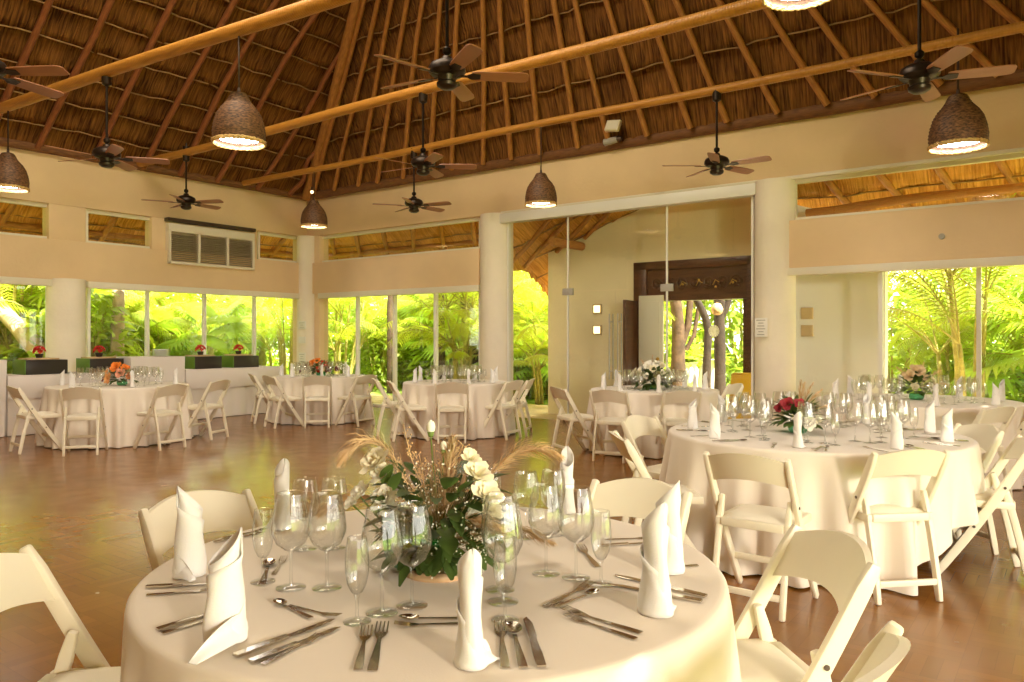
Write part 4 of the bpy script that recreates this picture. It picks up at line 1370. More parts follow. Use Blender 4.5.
T1C = [('knife', 240, 656, 330, 622, 'longest, in the fan of three below the broad-footed napkin'), ('knife', 255, 662, 336, 630, 'middle one in the fan of three below the broad-footed napkin'), ('fork', 264, 665, 318, 638, 'lowest in the fan of three below the broad-footed napkin'),
       ('spoon', 308, 618, 278, 604, 'lying behind the fan of three, bowl toward the broad-footed napkin'), ('fork', 290, 607, 338, 618, 'lying with the dessert spoon behind the fan of three'),
       ('knife', 150, 588, 214, 585, 'under the dance floor side napkin, upper of the pair'), ('fork', 147, 596, 214, 591, 'under the dance floor side napkin, lower of the pair'),
       ('knife', 165, 629, 222, 611, 'sticking out behind the broad-footed napkin, upper one'), ('fork', 171, 632, 224, 617, 'sticking out behind the broad-footed napkin, lower one'),
       ('fork', 358, 671, 367, 629, 'first of the two upright ones left of the front centre napkin'), ('fork', 372, 672, 383, 625, 'second of the two upright ones, nearer the front centre napkin'),
       ('fork', 455, 625, 405, 626, 'lying sideways behind the front centre napkin'), ('spoon', 459, 620, 410, 620, 'lying sideways behind the front centre napkin'),
       ('fork', 505, 669, 500, 624, 'next to the front centre napkin, first of three'), ('spoon', 523, 669, 512, 626, 'next to the front centre napkin, between fork and knife'), ('knife', 541, 667, 526, 620, 'next to the front centre napkin, outermost of three'),
       ('fork', 545, 608, 592, 584, 'behind the curved pair, tines toward the short flute'), ('spoon', 558, 607, 594, 594, 'small, behind the curved pair by the short flute'),
       ('fork', 641, 634, 563, 610, 'upper of the curved pair before the big chair napkin'), ('fork', 636, 640, 566, 617, 'lower of the curved pair before the big chair napkin'),
       ('knife', 702, 597, 618, 577, 'behind the big chair napkin, blade toward the flute'), ('knife', 697, 602, 612, 586, 'behind the big chair napkin, nearer the table edge'),
       ('fork', 616, 540, 643, 539, 'beside the chair across the table, upper one'), ('knife', 614, 546, 643, 544, 'beside the chair across the table, lower one'), 
       ('fork', 698, 566, 645, 570, 'by the table edge behind the two napkins near the big chair'), ('fork', 598, 568, 580, 547, 'between flute and wine glasses on the big chair side'),
       ('knife', 226, 541, 254, 535, 'between the two dance floor side napkins, outer one'), ('fork', 236, 536, 256, 532, 'between the two dance floor side napkins, inner one'),
       ('spoon', 262, 586, 270, 562, 'upright behind the short flute by the broad-footed napkin'), ('fork', 274, 575, 284, 559, 'beside the upright spoon behind the short flute')]
for (k, x0, y0, x1, y1, lab) in T1C:
    p, q = tp(x0, y0, TZ), tp(x1, y1, TZ)
    d = q - p
    s = max(0.78, min(1.18, d.length / 0.2))
    c = (p + q) / 2
    put_cut(k, (c.x, c.y, TZ + 0.0005), atan2(d.y, d.x) - pi / 2, 'steel %s %s, near table' % (k, lab), 'cutlery on the near table', s)

# ------------------------------------------------------------------ flowers
def rose(f, c, r, axis=(0, 0, 1), seed=0, mi=0, petals=15):
    rr = random.Random(seed)
    c = Vector(c)
    q = Vector((0, 0, 1)).rotation_difference(Vector(axis).normalized()).to_matrix().to_4x4()
    for k in range(petals):
        lay = k / petals
        a = k * 2.399 + rr.uniform(-0.2, 0.2)
        open_ = 0.10 + 0.78 * lay
        L = r * (0.75 + 0.45 * lay); w = r * (0.45 + 0.5 * lay)
        rows = []
        for j in range(4):
            v = j / 3
            el = 1.35 - open_ * (0.25 + 0.75 * v)
            rad = r * 0.10 + L * v * cos(el) + r * 0.10 * lay
            z = L * v * sin(el) * 0.85 - r * 0.35
            row = []
            for i in range(5):
                u = -1 + i / 2
                ww = w * sin(pi * (0.18 + 0.62 * v)) * u
                da = ww / max(rad + r * 0.25, 1e-3)
                rd = rad - 0.12 * r * u * u * 0.5
                row.append(c + (q @ Vector((rd * cos(a + da), rd * sin(a + da), z - 0.06 * r * u * u + 0.08 * r * v * rr.uniform(-1, 1)))))
            rows.append(row)
        f.grid(rows, mi)

def leaf(f, p, d, L, w, up=(0, 0, 1), mi=0, bend=0.3):
    p, d, up = Vector(p), Vector(d).normalized(), Vector(up)
    s = d.cross(up)
    if s.length < 1e-3: s = d.cross(Vector((1, 0, 0)))
    s.normalize(); n = s.cross(d)
    rows = []
    for j in range(6):
        t = j / 5
        ww = w * sin(pi * min(1, 0.04 + 0.92 * t)) ** 0.8
        c = p + d * L * t - n * bend * L * t * t
        rows.append([c - s * ww + n * ww * 0.25, c, c + s * ww + n * ww * 0.25])
    f.grid(rows, mi)

def plume(f, pts, width, n, seed, mi=0):
    rr = random.Random(seed)
    pts = [Vector(p) for p in pts]
    f.tube(pts, [0.002] * len(pts), 5, mi=mi)
    for k in range(n):
        t = rr.uniform(0.12, 1.0)
        x = t * (len(pts) - 1); i = min(int(x), len(pts) - 2)
        p = pts[i].lerp(pts[i + 1], x - i); d = (pts[i + 1] - pts[i]).normalized()
        env = sin(pi * (0.1 + 0.82 * t))
        o = Vector((rr.gauss(0, 1), rr.gauss(0, 1), rr.gauss(0, 1) - 0.4)).normalized()
        L = width * env * rr.uniform(0.6, 1.3)
        q = p + (d * 1.0 + o * 0.55).normalized() * L
        m_ = p.lerp(q, 0.5) + o * L * 0.10
        q.z -= L * 0.20
        s = d.cross(o).normalized() * 0.0011
        f.add([p - s, p + s, m_ + s, m_ - s, q], [(0, 1, 2, 3), (3, 2, 4)], mi)

def make_bouquet_near():
    x, y = -0.195, 2.06
    r = empty('flower_bouquet', (x, y, TZ), 0, 'wild bouquet of cream roses, baby breath and pampas grass in a green glass vase', 'bouquet')
    f = MB(); f.lathe([(0.001, 0.0), (0.095, 0.0), (0.10, 0.006), (0.10, 0.016), (0.095, 0.022), (0.001, 0.022)], 30); f.build('wood_slice', M['board'], r, smooth=True, auto=40)
    f = MB(); f.lathe([(0.001, 0.023), (0.055, 0.023), (0.075, 0.05), (0.080, 0.09), (0.070, 0.125), (0.066, 0.125), (0.075, 0.09), (0.070, 0.055), (0.05, 0.03), (0.001, 0.03)], 28, (-0.07, -0.01, 0)); f.build('vase', M['green_glass'], r, smooth=True, auto=50)
    rr = random.Random(21)
    f = MB()
    for k in range(190):
        a = rr.uniform(0, 2 * pi); el = rr.uniform(-0.35, 1.0)
        p0 = Vector((0.05 * cos(a), 0.05 * sin(a), rr.uniform(0.04, 0.20)))
        d = Vector((cos(a) * cos(el), sin(a) * cos(el), sin(el)))
        leaf(f, p0 + d * rr.uniform(0.02, 0.09), d, rr.uniform(0.05, 0.10), rr.uniform(0.014, 0.026), bend=rr.uniform(0.1, 0.5))
    for (dx, dz) in ((-0.14, 0.27), (-0.12, 0.25), (-0.16, 0.19)):
        leaf(f, (dx, -0.05, dz - 0.03), (0.3 + dx, -0.3, 0.8), 0.08, 0.018)
    for k in range(14):
        a = rr.uniform(-2.6, 0.1)
        p0 = Vector((0.02 + 0.07 * cos(a), 0.07 * sin(a) - 0.02, 0.09)); 
        leaf(f, p0, (cos(a), sin(a), -0.55), 0.085, 0.026, bend=0.2)
    f.build('leaves', M['fleaf'], r, smooth=True)
    ROS = [((-0.170, -0.02, 0.300), 0.048, 'cream'), ((-0.148, -0.05, 0.272), 0.034, 'ivory'), ((-0.205, -0.04, 0.222), 0.032, 'ivory'), ((-0.222, -0.05, 0.200), 0.026, 'ivory'), ((-0.135, -0.08, 0.212), 0.040, 'ivory'),
           ((-0.120, -0.09, 0.190), 0.026, 'ivory'), ((0.105, -0.04, 0.275), 0.040, 'cream'), ((0.085, -0.02, 0.310), 0.028, 'cream'), ((0.128, -0.06, 0.225), 0.044, 'cream'), ((0.140, -0.05, 0.180), 0.034, 'cream'), ((0.100, -0.09, 0.165), 0.026, 'ivory'), ((0.02, 0.06, 0.33), 0.02, 'ivory')]
    for i, (c, rad, m_) in enumerate(ROS):
        f = MB(); rose(f, c, rad, (c[0], c[1] - 0.12, 0.22), i)
        f.tube([(c[0] * 0.2, c[1] * 0.2, 0.06), (c[0] * 0.7, c[1] * 0.7, c[2] * 0.6), (c[0], c[1], c[2] - rad * 0.4)], 0.0022, 5, mi=1)
        f.build('rose', [M[m_], M['stem']], r, smooth=True)
    for (x0, z0, s) in ((-0.022, 0.385, 1.0), (0.012, 0.335, 0.75)):
        f = MB()
        f.tube([(0, 0, 0.06), (x0 * 0.6, 0, z0 * 0.6), (x0, -0.01, z0 - 0.02)], 0.002, 5, mi=1)
        f.tube([(x0, -0.01, z0 - 0.022 * s), (x0, -0.01, z0 - 0.008 * s)], [0.006 * s, 0.010 * s], 10, mi=1)
        f.lathe([(0.001, -0.012 * s), (0.0105 * s, -0.006 * s), (0.012 * s, 0.006 * s), (0.009 * s, 0.018 * s), (0.001, 0.024 * s)], 12, (x0, -0.01, z0))
        f.build('flower_bud', [M['ivory'], M['stem']], r, smooth=True)
    PL = [([(-0.04, 0, 0.1), (-0.10, 0.05, 0.25), (-0.16, 0.06, 0.335), (-0.21, 0.06, 0.35), (-0.255, 0.05, 0.32), (-0.275, 0.04, 0.29)], 0.06, 420),
          ([(0.0, 0, 0.12), (0.02, -0.01, 0.22), (0.03, -0.01, 0.30), (0.035, -0.01, 0.36)], 0.07, 460),
          ([(0.03, 0.02, 0.12), (0.13, 0.05, 0.25), (0.20, 0.06, 0.31), (0.27, 0.06, 0.325), (0.33, 0.06, 0.30)], 0.065, 420),
          ([(-0.03, 0, 0.08), (-0.14, 0.06, 0.15), (-0.22, 0.07, 0.19), (-0.29, 0.06, 0.18), (-0.33, 0.05, 0.15)], 0.07, 420),
          ([(0.0, -0.04, 0.10), (0.06, -0.09, 0.16), (0.12, -0.11, 0.165), (0.18, -0.12, 0.14)], 0.055, 360),
          ([(0.03, 0.02, 0.08), (0.16, 0.08, 0.10), (0.24, 0.09, 0.09), (0.31, 0.10, 0.05)], 0.055, 360)]
    for i, (pts, w, n) in enumerate(PL):
        sm = []
        for j in range(len(pts) - 1):
            for q in range(4): sm.append(Vector(pts[j]).lerp(Vector(pts[j + 1]), q / 4))
        sm.append(Vector(pts[-1]))
        for it in range(2): sm = [sm[0]] + [(sm[j - 1] + sm[j] * 2 + sm[j + 1]) / 4 for j in range(1, len(sm) - 1)] + [sm[-1]]
        f = MB(); plume(f, sm, w, n, i); f.build('pampas_plume', M['pampas'], r)
    # baby breath: fine stems with dots
    f = MB()
    for k in range(620):
        a = rr.uniform(0, 2 * pi); rad = rr.random() ** 0.6 * 0.17
        p = Vector((rad * cos(a) + 0.0, rad * sin(a) * 0.8 - 0.02, 0.10 + rr.random() ** 0.8 * 0.22 * (1.2 - rad / 0.2)))
        if k % 3 == 0: p = Vector((rr.uniform(-0.02, 0.13), -rr.uniform(0.08, 0.14), rr.uniform(0.02, 0.15)))
        f.ball(p, rr.uniform(0.0015, 0.0031), 5, 3)
        f.tube([(p.x * 0.4, p.y * 0.4, p.z * 0.5 + 0.03), (p.x * 0.8, p.y * 0.8, p.z * 0.85), p], 0.0006, 3, False, mi=1)
    o = f.build('baby_breath', [M['ivory'], M['twig']], r, smooth=True); o['kind'] = 'stuff'; o['label'] = 'cloud of tiny white baby breath'
    f = MB()
    for k in range(7):
        a = rr.uniform(0, 2 * pi)
        tx, ty, tz = (-0.13 + 0.035 * k) + rr.uniform(-0.02, 0.02), rr.uniform(-0.03, 0.06), 0.36 + rr.uniform(-0.08, 0.05)
        pts = [Vector((0, 0, 0.1)).lerp(Vector((tx, ty, tz)), t / 6) + Vector((0.008 * sin(t + k), 0, 0.01 * sin(t * 0.5))) for t in range(7)]
        f.tube(pts, 0.0011, 4)
        for q in range(26):
            t = rr.uniform(0.5, 1); p = Vector((0, 0, 0.1)).lerp(Vector((tx, ty, tz)), t)
            e_ = p + Vector((rr.uniform(-0.018, 0.018), rr.uniform(-0.018, 0.018), rr.uniform(0, 0.02)))
            f.tube([p, e_], 0.0007, 3, False); f.ball(e_, 0.0028, 4, 3)
    f.build('dried_sprig', M['pampas'], r)
    return r
make_bouquet_near()

def make_bouquet(key, dx, dy, R_, H_, blooms, plumes, seed, label, leafn=70, leafm='fleaf'):
    (cx, cy), _ = TAB[key]
    r = empty('flower_bouquet', (cx + dx, cy + dy, TZ), 0, label, 'bouquet')
    rr = random.Random(seed)
    f = MB(); f.lathe([(0.001, 0.0), (R_ * 0.24, 0.0), (R_ * 0.32, 0.02), (R_ * 0.32, 0.05), (R_ * 0.28, 0.065), (0.001, 0.06)], 18); f.build('vase', M['green_glass'], r, smooth=True, auto=50)
    f = MB()
    for k in range(leafn):
        a = rr.uniform(0, 2 * pi); el = rr.uniform(-0.2, 1.2)
        d = Vector((cos(a) * cos(el), sin(a) * cos(el), sin(el)))
        p0 = Vector((0, 0, H_ * 0.35)) + Vector((d.x * R_ * 0.45, d.y * R_ * 0.45, d.z * H_ * 0.35)) 
        leaf(f, p0, d, R_ * rr.uniform(0.38, 0.65), R_ * rr.uniform(0.10, 0.16), bend=rr.uniform(0, 0.4))
    f.build('leaves', M[leafm], r, smooth=True)
    for i, (x, y, z, rad, m_) in enumerate(blooms):
        f = MB(); rose(f, (x, y, z), rad, (x * 2, y * 2 - 0.15, z), seed + i, petals=17); f.build('rose', M[m_], r, smooth=True)
    for i, (x, y, z, w) in enumerate(plumes):
        pts = [Vector((0, 0, H_ * 0.4)).lerp(Vector((x, y, z)), t / 6) + Vector((0, 0, 0.02 * sin(pi * t / 6))) for t in range(7)]
        f = MB(); plume(f, pts, w, 160, seed * 3 + i); f.build('dried_grass', M['pampas'], r)
    return r
make_bouquet('redflower', -0.10, 0.0, 0.19, 0.24, [(-0.11, -0.10, 0.20, 0.042, 'wine'), (-0.045, -0.13, 0.205, 0.034, 'wine'), (-0.15, -0.06, 0.17, 0.03, 'wine'), (0.0, -0.19, 0.08, 0.042, 'ivory'), (0.09, -0.10, 0.10, 0.028, 'cream'), (0.05, 0.05, 0.2, 0.03, 'cream')],
             [(0.06, 0.05, 0.33, 0.06), (0.18, 0.06, 0.28, 0.06), (0.02, 0.0, 0.35, 0.05), (0.20, 0.0, 0.18, 0.05), (0.12, 0.05, 0.33, 0.05)], 31, 'bouquet with red bloom, one white rose and dry grass on second table', 110)
make_bouquet('gardendoor', 0.0, 0.0, 0.22, 0.30, [(-0.02, -0.05, 0.30, 0.08, 'beige'), (-0.12, -0.08, 0.25, 0.06, 'beige'), (0.08, -0.12, 0.14, 0.045, 'ivory'), (0.14, -0.05, 0.2, 0.055, 'cream'), (-0.08, -0.12, 0.14, 0.04, 'cream'), (0.02, -0.1, 0.24, 0.045, 'beige')],
             [(-0.2, 0, 0.33, 0.08), (0.25, 0, 0.30, 0.08), (0.1, 0.05, 0.38, 0.07), (0.34, 0.02, 0.16, 0.08)], 32, 'bouquet of beige blooms and dry plumes standing before the garden door')
rw = random.Random(8)
dome = []
for i in range(30):
    a = i * 2.4; el = 0.15 + 1.35 * (i / 29)
    dome.append((0.27 * cos(el) * cos(a), 0.2 * cos(el) * sin(a), 0.10 + 0.20 * sin(el) + rw.uniform(-0.03, 0.04), rw.uniform(0.035, 0.055), 'ivory' if i % 3 else 'cream'))
make_bouquet('doorway', -0.02, 0.0, 0.26, 0.24, dome, [(0.0, 0, 0.42, 0.05), (-0.15, 0, 0.38, 0.05)], 33, 'round mound of white blooms and green leaves before the carved doorway', 170)
make_bouquet('corner', 0.03, -0.05, 0.24, 0.24, [(-0.22, -0.1, 0.16, 0.05, 'burgundy'), (-0.12, -0.12, 0.22, 0.06, 'orange'), (-0.03, -0.12, 0.26, 0.05, 'orange'), (0.06, -0.1, 0.20, 0.06, 'red'), (0.14, -0.12, 0.12, 0.06, 'burgundy'), (0.0, -0.16, 0.12, 0.05, 'red'), (0.28, -0.1, 0.12, 0.045, 'burgundy'), (-0.32, -0.1, 0.08, 0.04, 'burgundy')],
             [], 34, 'low bouquet of orange, red and dark blooms on the corner table', 60)
make_bouquet('orange', 0.10, -0.12, 0.20, 0.24, [(-0.04, -0.10, 0.25, 0.075, 'orange'), (0.04, -0.14, 0.17, 0.06, 'pink'), (-0.12, -0.14, 0.10, 0.07, 'peach'), (0.06, -0.05, 0.24, 0.055, 'orange'), (-0.16, -0.08, 0.19, 0.04, 'peach'), (0.14, -0.1, 0.13, 0.045, 'orange'), (-0.20, -0.1, 0.09, 0.04, 'burgundy')],
             [(-0.3, 0, 0.2, 0.04)], 35, 'bouquet of orange roses with dark leaves on table before the buffet', 90)

# ------------------------------------------------------------------ settings on the other tables
ORD = ['first', 'second', 'third', 'fourth', 'fifth', 'sixth', 'seventh', 'eighth', 'ninth', 'tenth']
far_glass = {k: make_glass(k, 14, False) for k in ('wine', 'flute')}
FGU = {k: False for k in far_glass}
def far_put(kind, loc, key):
    o = far_glass[kind].copy() if FGU[kind] else far_glass[kind]
    if FGU[kind]: COL.objects.link(o)
    FGU[kind] = True
    o.location = loc
    if kind == 'flute': o.name = 'champagne_flute'
    tag(o, 'clear %s among the many set on the %s' % ('flute' if kind == 'flute' else 'stemmed wine glass', TNAME[key]), 'glass', ('flutes' if kind == 'flute' else 'wine glasses') + ' on the ' + TNAME[key])
rs = random.Random(77)
def settings(key, n, a0, nap_r, skip_cut=False, wide=1.0, dense=False):
    (cx, cy), r = TAB[key]
    naps = []
    for k in range(n):
        th = a0 + 2 * pi * k / n
        d = Vector((cos(th), sin(th), 0)); s = Vector((-d.y, d.x, 0))
        c = Vector((cx, cy, TZ + 0.0005))
        p = c + d * (r - nap_r) + s * rs.uniform(-0.02, 0.02)
        naps.append((p, th))
        for (kind, dr, ds) in (('wine', 0.40, 0.06), ('wine', 0.43, 0.15), ('wine', 0.50, 0.02), ('flute', 0.36, 0.20)):
            q = c + d * (r - dr + rs.uniform(-0.015, 0.015)) + s * (ds * wide + rs.uniform(-0.015, 0.015) - 0.02)
            far_put(kind, q, key)
        if not skip_cut:
            for (kind, ds, dr) in (('fork', -0.12, 0.16), ('knife', 0.12, 0.16), ('spoon', 0.15, 0.16)):
                q = c + d * (r - dr) + s * (ds + rs.uniform(-0.01, 0.01))
                put_cut(kind, q, th + pi / 2 + rs.uniform(-0.12, 0.12), 'steel %s laid at a place on the %s' % (kind, TNAME[key]), kind + 's on the ' + TNAME[key])
    naps.sort(key=lambda t: t[0].x / t[0].y)
    for i, (p, th) in enumerate(naps):
        napkin(p, th + rs.uniform(-0.6, 0.6), 'pale napkin, %s along the %s from the buffet side' % (ORD[i], TNAME[key]), 'standing napkins on the ' + TNAME[key], 0, 0.90 + 0.05 * (i % 2), i % 3 == 0)
settings('redflower', 9, R(-78), 0.15)
settings('gardendoor', 8, R(-60), 0.16, True)
settings('doorway', 8, R(-95), 0.15, True, 0.8)
settings('pillar', 8, R(-70), 0.15, True, 0.8)
settings('corner', 8, R(-75), 0.15, True, 0.8)
settings('orange', 6, R(-110), 0.15, True)

# ------------------------------------------------------------------ buffet along the wall
BA = 1.43
def by(px): return on_a(px, BA)[0]
def buffet(px0, px1, h, label, depth=0.72, fold=True):
    y0, y1 = by(px0), by(px1)
    if y0 > y1: y0, y1 = y1, y0
    r = empty('buffet_table', loc2w(BA - depth / 2, (y0 + y1) / 2, 0), ANG, label, 'table', 'draped buffet counters')
    L = (y1 - y0) / 2; D = depth / 2
    f = MB(); f.box(-D + 0.01, D - 0.01, -L + 0.01, L - 0.01, h - 0.03, h - 0.004); f.build('counter_top', M['board'], r)
    # skirt
    f = MB()
    per = [(-D, -L), (D, -L), (D, L), (-D, L), (-D, -L)]
    pts = []
    for i in range(4):
        a_, b_ = Vector((*per[i], 0)), Vector((*per[i + 1], 0))
        m_ = max(2, int((b_ - a_).length / 0.035))
        nrm = Vector(((b_ - a_).y, -(b_ - a_).x, 0)).normalized()
        for q in range(m_): pts.append((a_.lerp(b_, q / m_), nrm, len(pts)))
    rows = []
    for j in range(9):
        t = j / 8
        rows.append([p + nrm * (0.016 * t * sin(i * 0.8) + 0.012 * t * sin(i * 0.23)) + Vector((0, 0, h - (h - 0.01) * t)) for (p, nrm, i) in pts])
    f.grid(rows, closed=True)
    f.box(-D, D, -L, L, h - 0.004, h)
    f.build('skirt', M['skirt'], r, smooth=True, auto=45)
    if fold:
        f = MB()
        f.box(D + 0.012, D + 0.022, -L - 0.01, L + 0.01, h - 0.32, h - 0.002); f.box(-D, D + 0.022, -L - 0.01, L + 0.01, h - 0.001, h + 0.005)
        f.build('overlay', M['skirt'], r, bevel=0.003)
    return r
LOW, HI = 0.84, 1.07
buffet(-70, 7, HI, 'tall white draped counter at photo edge of the buffet', fold=False)
buffet(8, 130, LOW, 'low white draped buffet behind the orange rose table')
buffet(131, 185, HI, 'tall white draped counter carrying the stack of plates', fold=False)
buffet(186, 283, LOW, 'low white draped buffet toward the far corner with a cloth overlay')

def warming_box(px0, px1, pxs, lab, fl_lab):
    y0, y1 = on_a(px0, BA - 0.12)[0], on_a(px1, BA - 0.12)[0]
    ys = on_a(pxs, BA - 0.12)[0]
    w = y1 - y0
    r = empty('warming_box', loc2w(BA - 0.12, (y0 + y1) / 2, LOW + 0.006), ANG, lab, 'box', 'dark serving boxes on the buffet')
    f = MB(); f.box(-0.40, 0.0, -w / 2, w / 2, 0.0, 0.21); f.build('body', M['black'], r, bevel=0.008)
    f = MB(); f.box(-0.41, 0.005, -w / 2 - 0.02, -w / 2 - 0.002, 0.0, 0.215); f.build('end_panel', M['box_reflection'], r, bevel=0.004)['label'] = 'end panel painted with the garden reflection'
    f = MB(); f.box(-0.36, -0.04, -w / 2 + 0.03, w / 2 - 0.10, 0.212, 0.235); f.build('board', M['board'], r, bevel=0.004)
    q = empty('flower_bunch', loc2w(BA - 0.12 - 0.22, (y0 + y1) / 2 - 0.02, LOW + 0.006 + 0.236), ANG, fl_lab, 'flowers', 'red flower bunches on the buffet')
    rr = random.Random(int(px0))
    f = MB(); f.lathe([(0.001, 0), (0.04, 0), (0.055, 0.05), (0.05, 0.06), (0.001, 0.055)], 14); f.build('cup', M['black'], q, smooth=True, auto=40)
    f = MB()
    for k in range(14):
        a = k * 2.4; el = pi / 2 * (1 - (k / 13) * 1.1)
        rose(f, (0.075 * cos(el) * cos(a), 0.075 * cos(el) * sin(a), 0.10 + 0.065 * sin(el)), 0.036, (cos(a) * cos(el), sin(a) * cos(el), sin(el) + 0.2), k, petals=8)
    f.build('blossoms', M['red'], q, smooth=True)
warming_box(26, 68, 17, 'dark box with painted reflection on its end on the low buffet, nearest the photo edge', 'red flower bunch on the box nearest the photo edge')
warming_box(90, 124, 80, 'dark box with painted reflection on its end just beside the plates counter', 'red flower bunch on the box just beside the plates counter')
warming_box(195, 222, 186, 'dark box on the far low buffet next to the plates counter', 'red flower bunch on the first box past the plates counter')
warming_box(234, 259, 225, 'dark box on the far low buffet, nearest the room corner', 'red flower bunch on the box nearest the room corner')
yy = on_a(161, BA - 0.25)[0]
for k in range(7):
    f = MB(); f.lathe([(0.001, 0.0), (0.075, 0.0), (0.13, 0.012), (0.135, 0.015), (0.13, 0.016), (0.075, 0.005), (0.001, 0.005)], 28)
    tag(f.build('plate', M['plate_white'], loc=loc2w(BA - 0.25, yy, HI + 0.002 + k * 0.0165), smooth=True, auto=40), 'white plate, %s from the bottom of the stack on the tall buffet counter' % ORD[k], 'plate', 'plates stacked on the buffet')

# ------------------------------------------------------------------ things beyond the doorway
sg = empty('floor_sign', loc2w(D1 - 0.16, EY - 0.30, -0.02), ANG + 0.5, 'yellow folding wet-floor sign beside the carved doorway', 'sign')
for s in (-1, 1):
    f = MB(); f.prism([(-0.15, 0.0), (0.15, 0.0), (0.11, 0.62), (-0.11, 0.62)], (0, 0.012, 0), (0, 0, 0), (1, 0, 0), (0, -s * 0.2, 0.98)) 
    for i in range(0): pass
    o = f.build('panel', M['yellow'], sg, bevel=0.004); o.location = (0, s * 0.13, 0.0)
f = MB(); f.tube([(-0.1, 0, 0.605), (0.1, 0, 0.605)], 0.014, 8); f.build('hinge', M['yellow'], sg, smooth=True)
f = MB()
f.prism([(-0.05, 0.30), (0.05, 0.30), (0.0, 0.39)], (0, 0.003, 0), (0, -0.145, 0), (1, 0, 0), (0, 0.2, 0.98))
f.box(-0.07, 0.07, -0.104, -0.100, 0.22, 0.235); f.box(-0.06, 0.06, -0.104, -0.100, 0.19, 0.205)
f.build('printing', M['bolt'], sg)
sg.scale = (1.4, 1.4, 1.4)

def urn(px, py, Y, s, lab):
    p = at(px, py, Y); p.z = -0.05
    r = empty('garden_urn', p, 0, lab, 'pot', 'pale pots in the courtyard')
    f = MB(); f.lathe([(0.001, 0), (0.16, 0), (0.2, 0.05), (0.27, 0.4), (0.25, 0.7), (0.17, 0.85), (0.22, 0.92), (0.19, 0.93), (0.14, 0.84), (0.001, 0.8)], 24); o = f.build('pot', M['pot'], r, smooth=True, auto=50)
    f = MB()
    rr = random.Random(int(px))
    for k in range(46):
        a = rr.uniform(0, 2 * pi); el = rr.uniform(0.2, 1.4)
        leaf(f, (0, 0, 0.85), (cos(a) * cos(el), sin(a) * cos(el), sin(el)), rr.uniform(0.25, 0.5), 0.05, bend=0.4)
    f.build('foliage', M['shrubleaf'], r, smooth=True)
    r.scale = (s, s, s)
urn(689, 378, 17.5, 0.95, 'pale pot in the courtyard close to the white door leaf')
urn(711, 378, 16.6, 1.05, 'pale pot in the courtyard beside the dark trunk')
# hanging disc ornaments in the doorway
for (px, py, Yd, r_, m_, lab) in ((714, 331, 13.0, 0.10, 'paper', 'white paper rosette hanging in the doorway'), (717, 309, 14.0, 0.11, 'pampas', 'round straw lantern hanging beyond the doorway')):
    q = empty('hanging_ornament', at(px, py, Yd), 0.3, lab, 'ornament')
    f = MB()
    if m_ == 'paper':
        for k in range(16):
            a = 2 * pi * k / 16
            f.prism([(r_ * 0.3 * cos(a - 0.16), r_ * 0.3 * sin(a - 0.16)), (r_ * cos(a - 0.12), r_ * sin(a - 0.12)), (r_ * 1.06 * cos(a), r_ * 1.06 * sin(a)), (r_ * cos(a + 0.12), r_ * sin(a + 0.12)), (r_ * 0.3 * cos(a + 0.16), r_ * 0.3 * sin(a + 0.16))], (0, 0.01, 0))
        f.ball((0, 0, 0), r_ * 0.36, 14, 8, (1, 0.3, 1))
    else:
        f.lathe([(0.02, r_), (r_ * 0.6, r_ * 0.85), (r_, 0), (r_ * 0.8, -r_ * 0.7), (0.05, -r_)], 22)
    f.build('body', M[m_], q, smooth=(m_ != 'paper'))
    f = MB(); f.tube([(0, 0, r_ * 0.9), (0, 0, 3.3 - at(px, py, Yd).z)], 0.004, 6); f.build('string', M['cord'], q)

def trunk(name, pts, rad, m, label, cat='tree', branches=()):
    b = MB()
    sm = [Vector(p) for p in pts]
    for it in range(2):
        n_ = []
        for i in range(len(sm) - 1): n_ += [sm[i], (sm[i] + sm[i + 1]) / 2]
        n_.append(sm[-1]); sm = [n_[0]] + [(n_[i - 1] + 2 * n_[i] + n_[i + 1]) / 4 for i in range(1, len(n_) - 1)] + [n_[-1]]
    rr = random.Random(int(abs(pts[0][0]) * 100))
    b.tube(sm, [rad * (1 - 0.35 * i / len(sm)) * rr.uniform(0.92, 1.08) for i in range(len(sm))], 14)
    for (bp_, br) in branches:
        b.tube([Vector(p) for p in bp_], [br * (1 - 0.3 * i / len(bp_)) for i in range(len(bp_))], 10)
    return tag(b.build(name, m, smooth=True, auto=60), label, cat)
def up(px, py, Y): return at(px, py, Y)
Yc = 16.5
g0 = at(678, 345, Yc); g0.z = -0.1
trunk('tree_trunk', [g0, up(678, 352, Yc), up(679, 330, Yc), up(676, 300, Yc), up(668, 262, Yc), up(660, 210, Yc)], 0.16, M['bark'], 'forked tree trunk seen through the carved doorway',
      branches=(((up(680, 345, Yc)), up(688, 325, Yc), up(692, 300, Yc), up(694, 240, Yc)), 0.13) if False else ((( up(680, 348, Yc), up(688, 326, Yc), up(690, 302, Yc), up(692, 240, Yc)), 0.085), ((up(686, 350, Yc), up(694, 335, Yc), up(698, 310, Yc), up(708, 250, Yc)), 0.05)))
g1 = at(706, 345, 15.6); g1.z = -0.1
trunk('tree_trunk', [g1, up(707, 350, 15.6), up(709, 330, 15.6), up(704, 312, 15.6), up(695, 298, 15.6), up(680, 270, 15.6)], 0.09, M['bark_dark'], 'leaning dark trunk between two others beyond the doorway')
g2 = at(720, 345, 14.9); g2.z = -0.1
trunk('tree_trunk', [g2, up(720, 340, 14.9), up(719, 310, 14.9), up(721, 260, 14.9)], 0.125, M['bark_dark'], 'straight dark trunk nearest the carved doorway',
      branches=(((up(721, 318, 14.9), up(727, 306, 14.9), up(733, 285, 14.9)), 0.07),))
Yl = 15.0
p = at(60, 345, Yl); p.z = -0.1
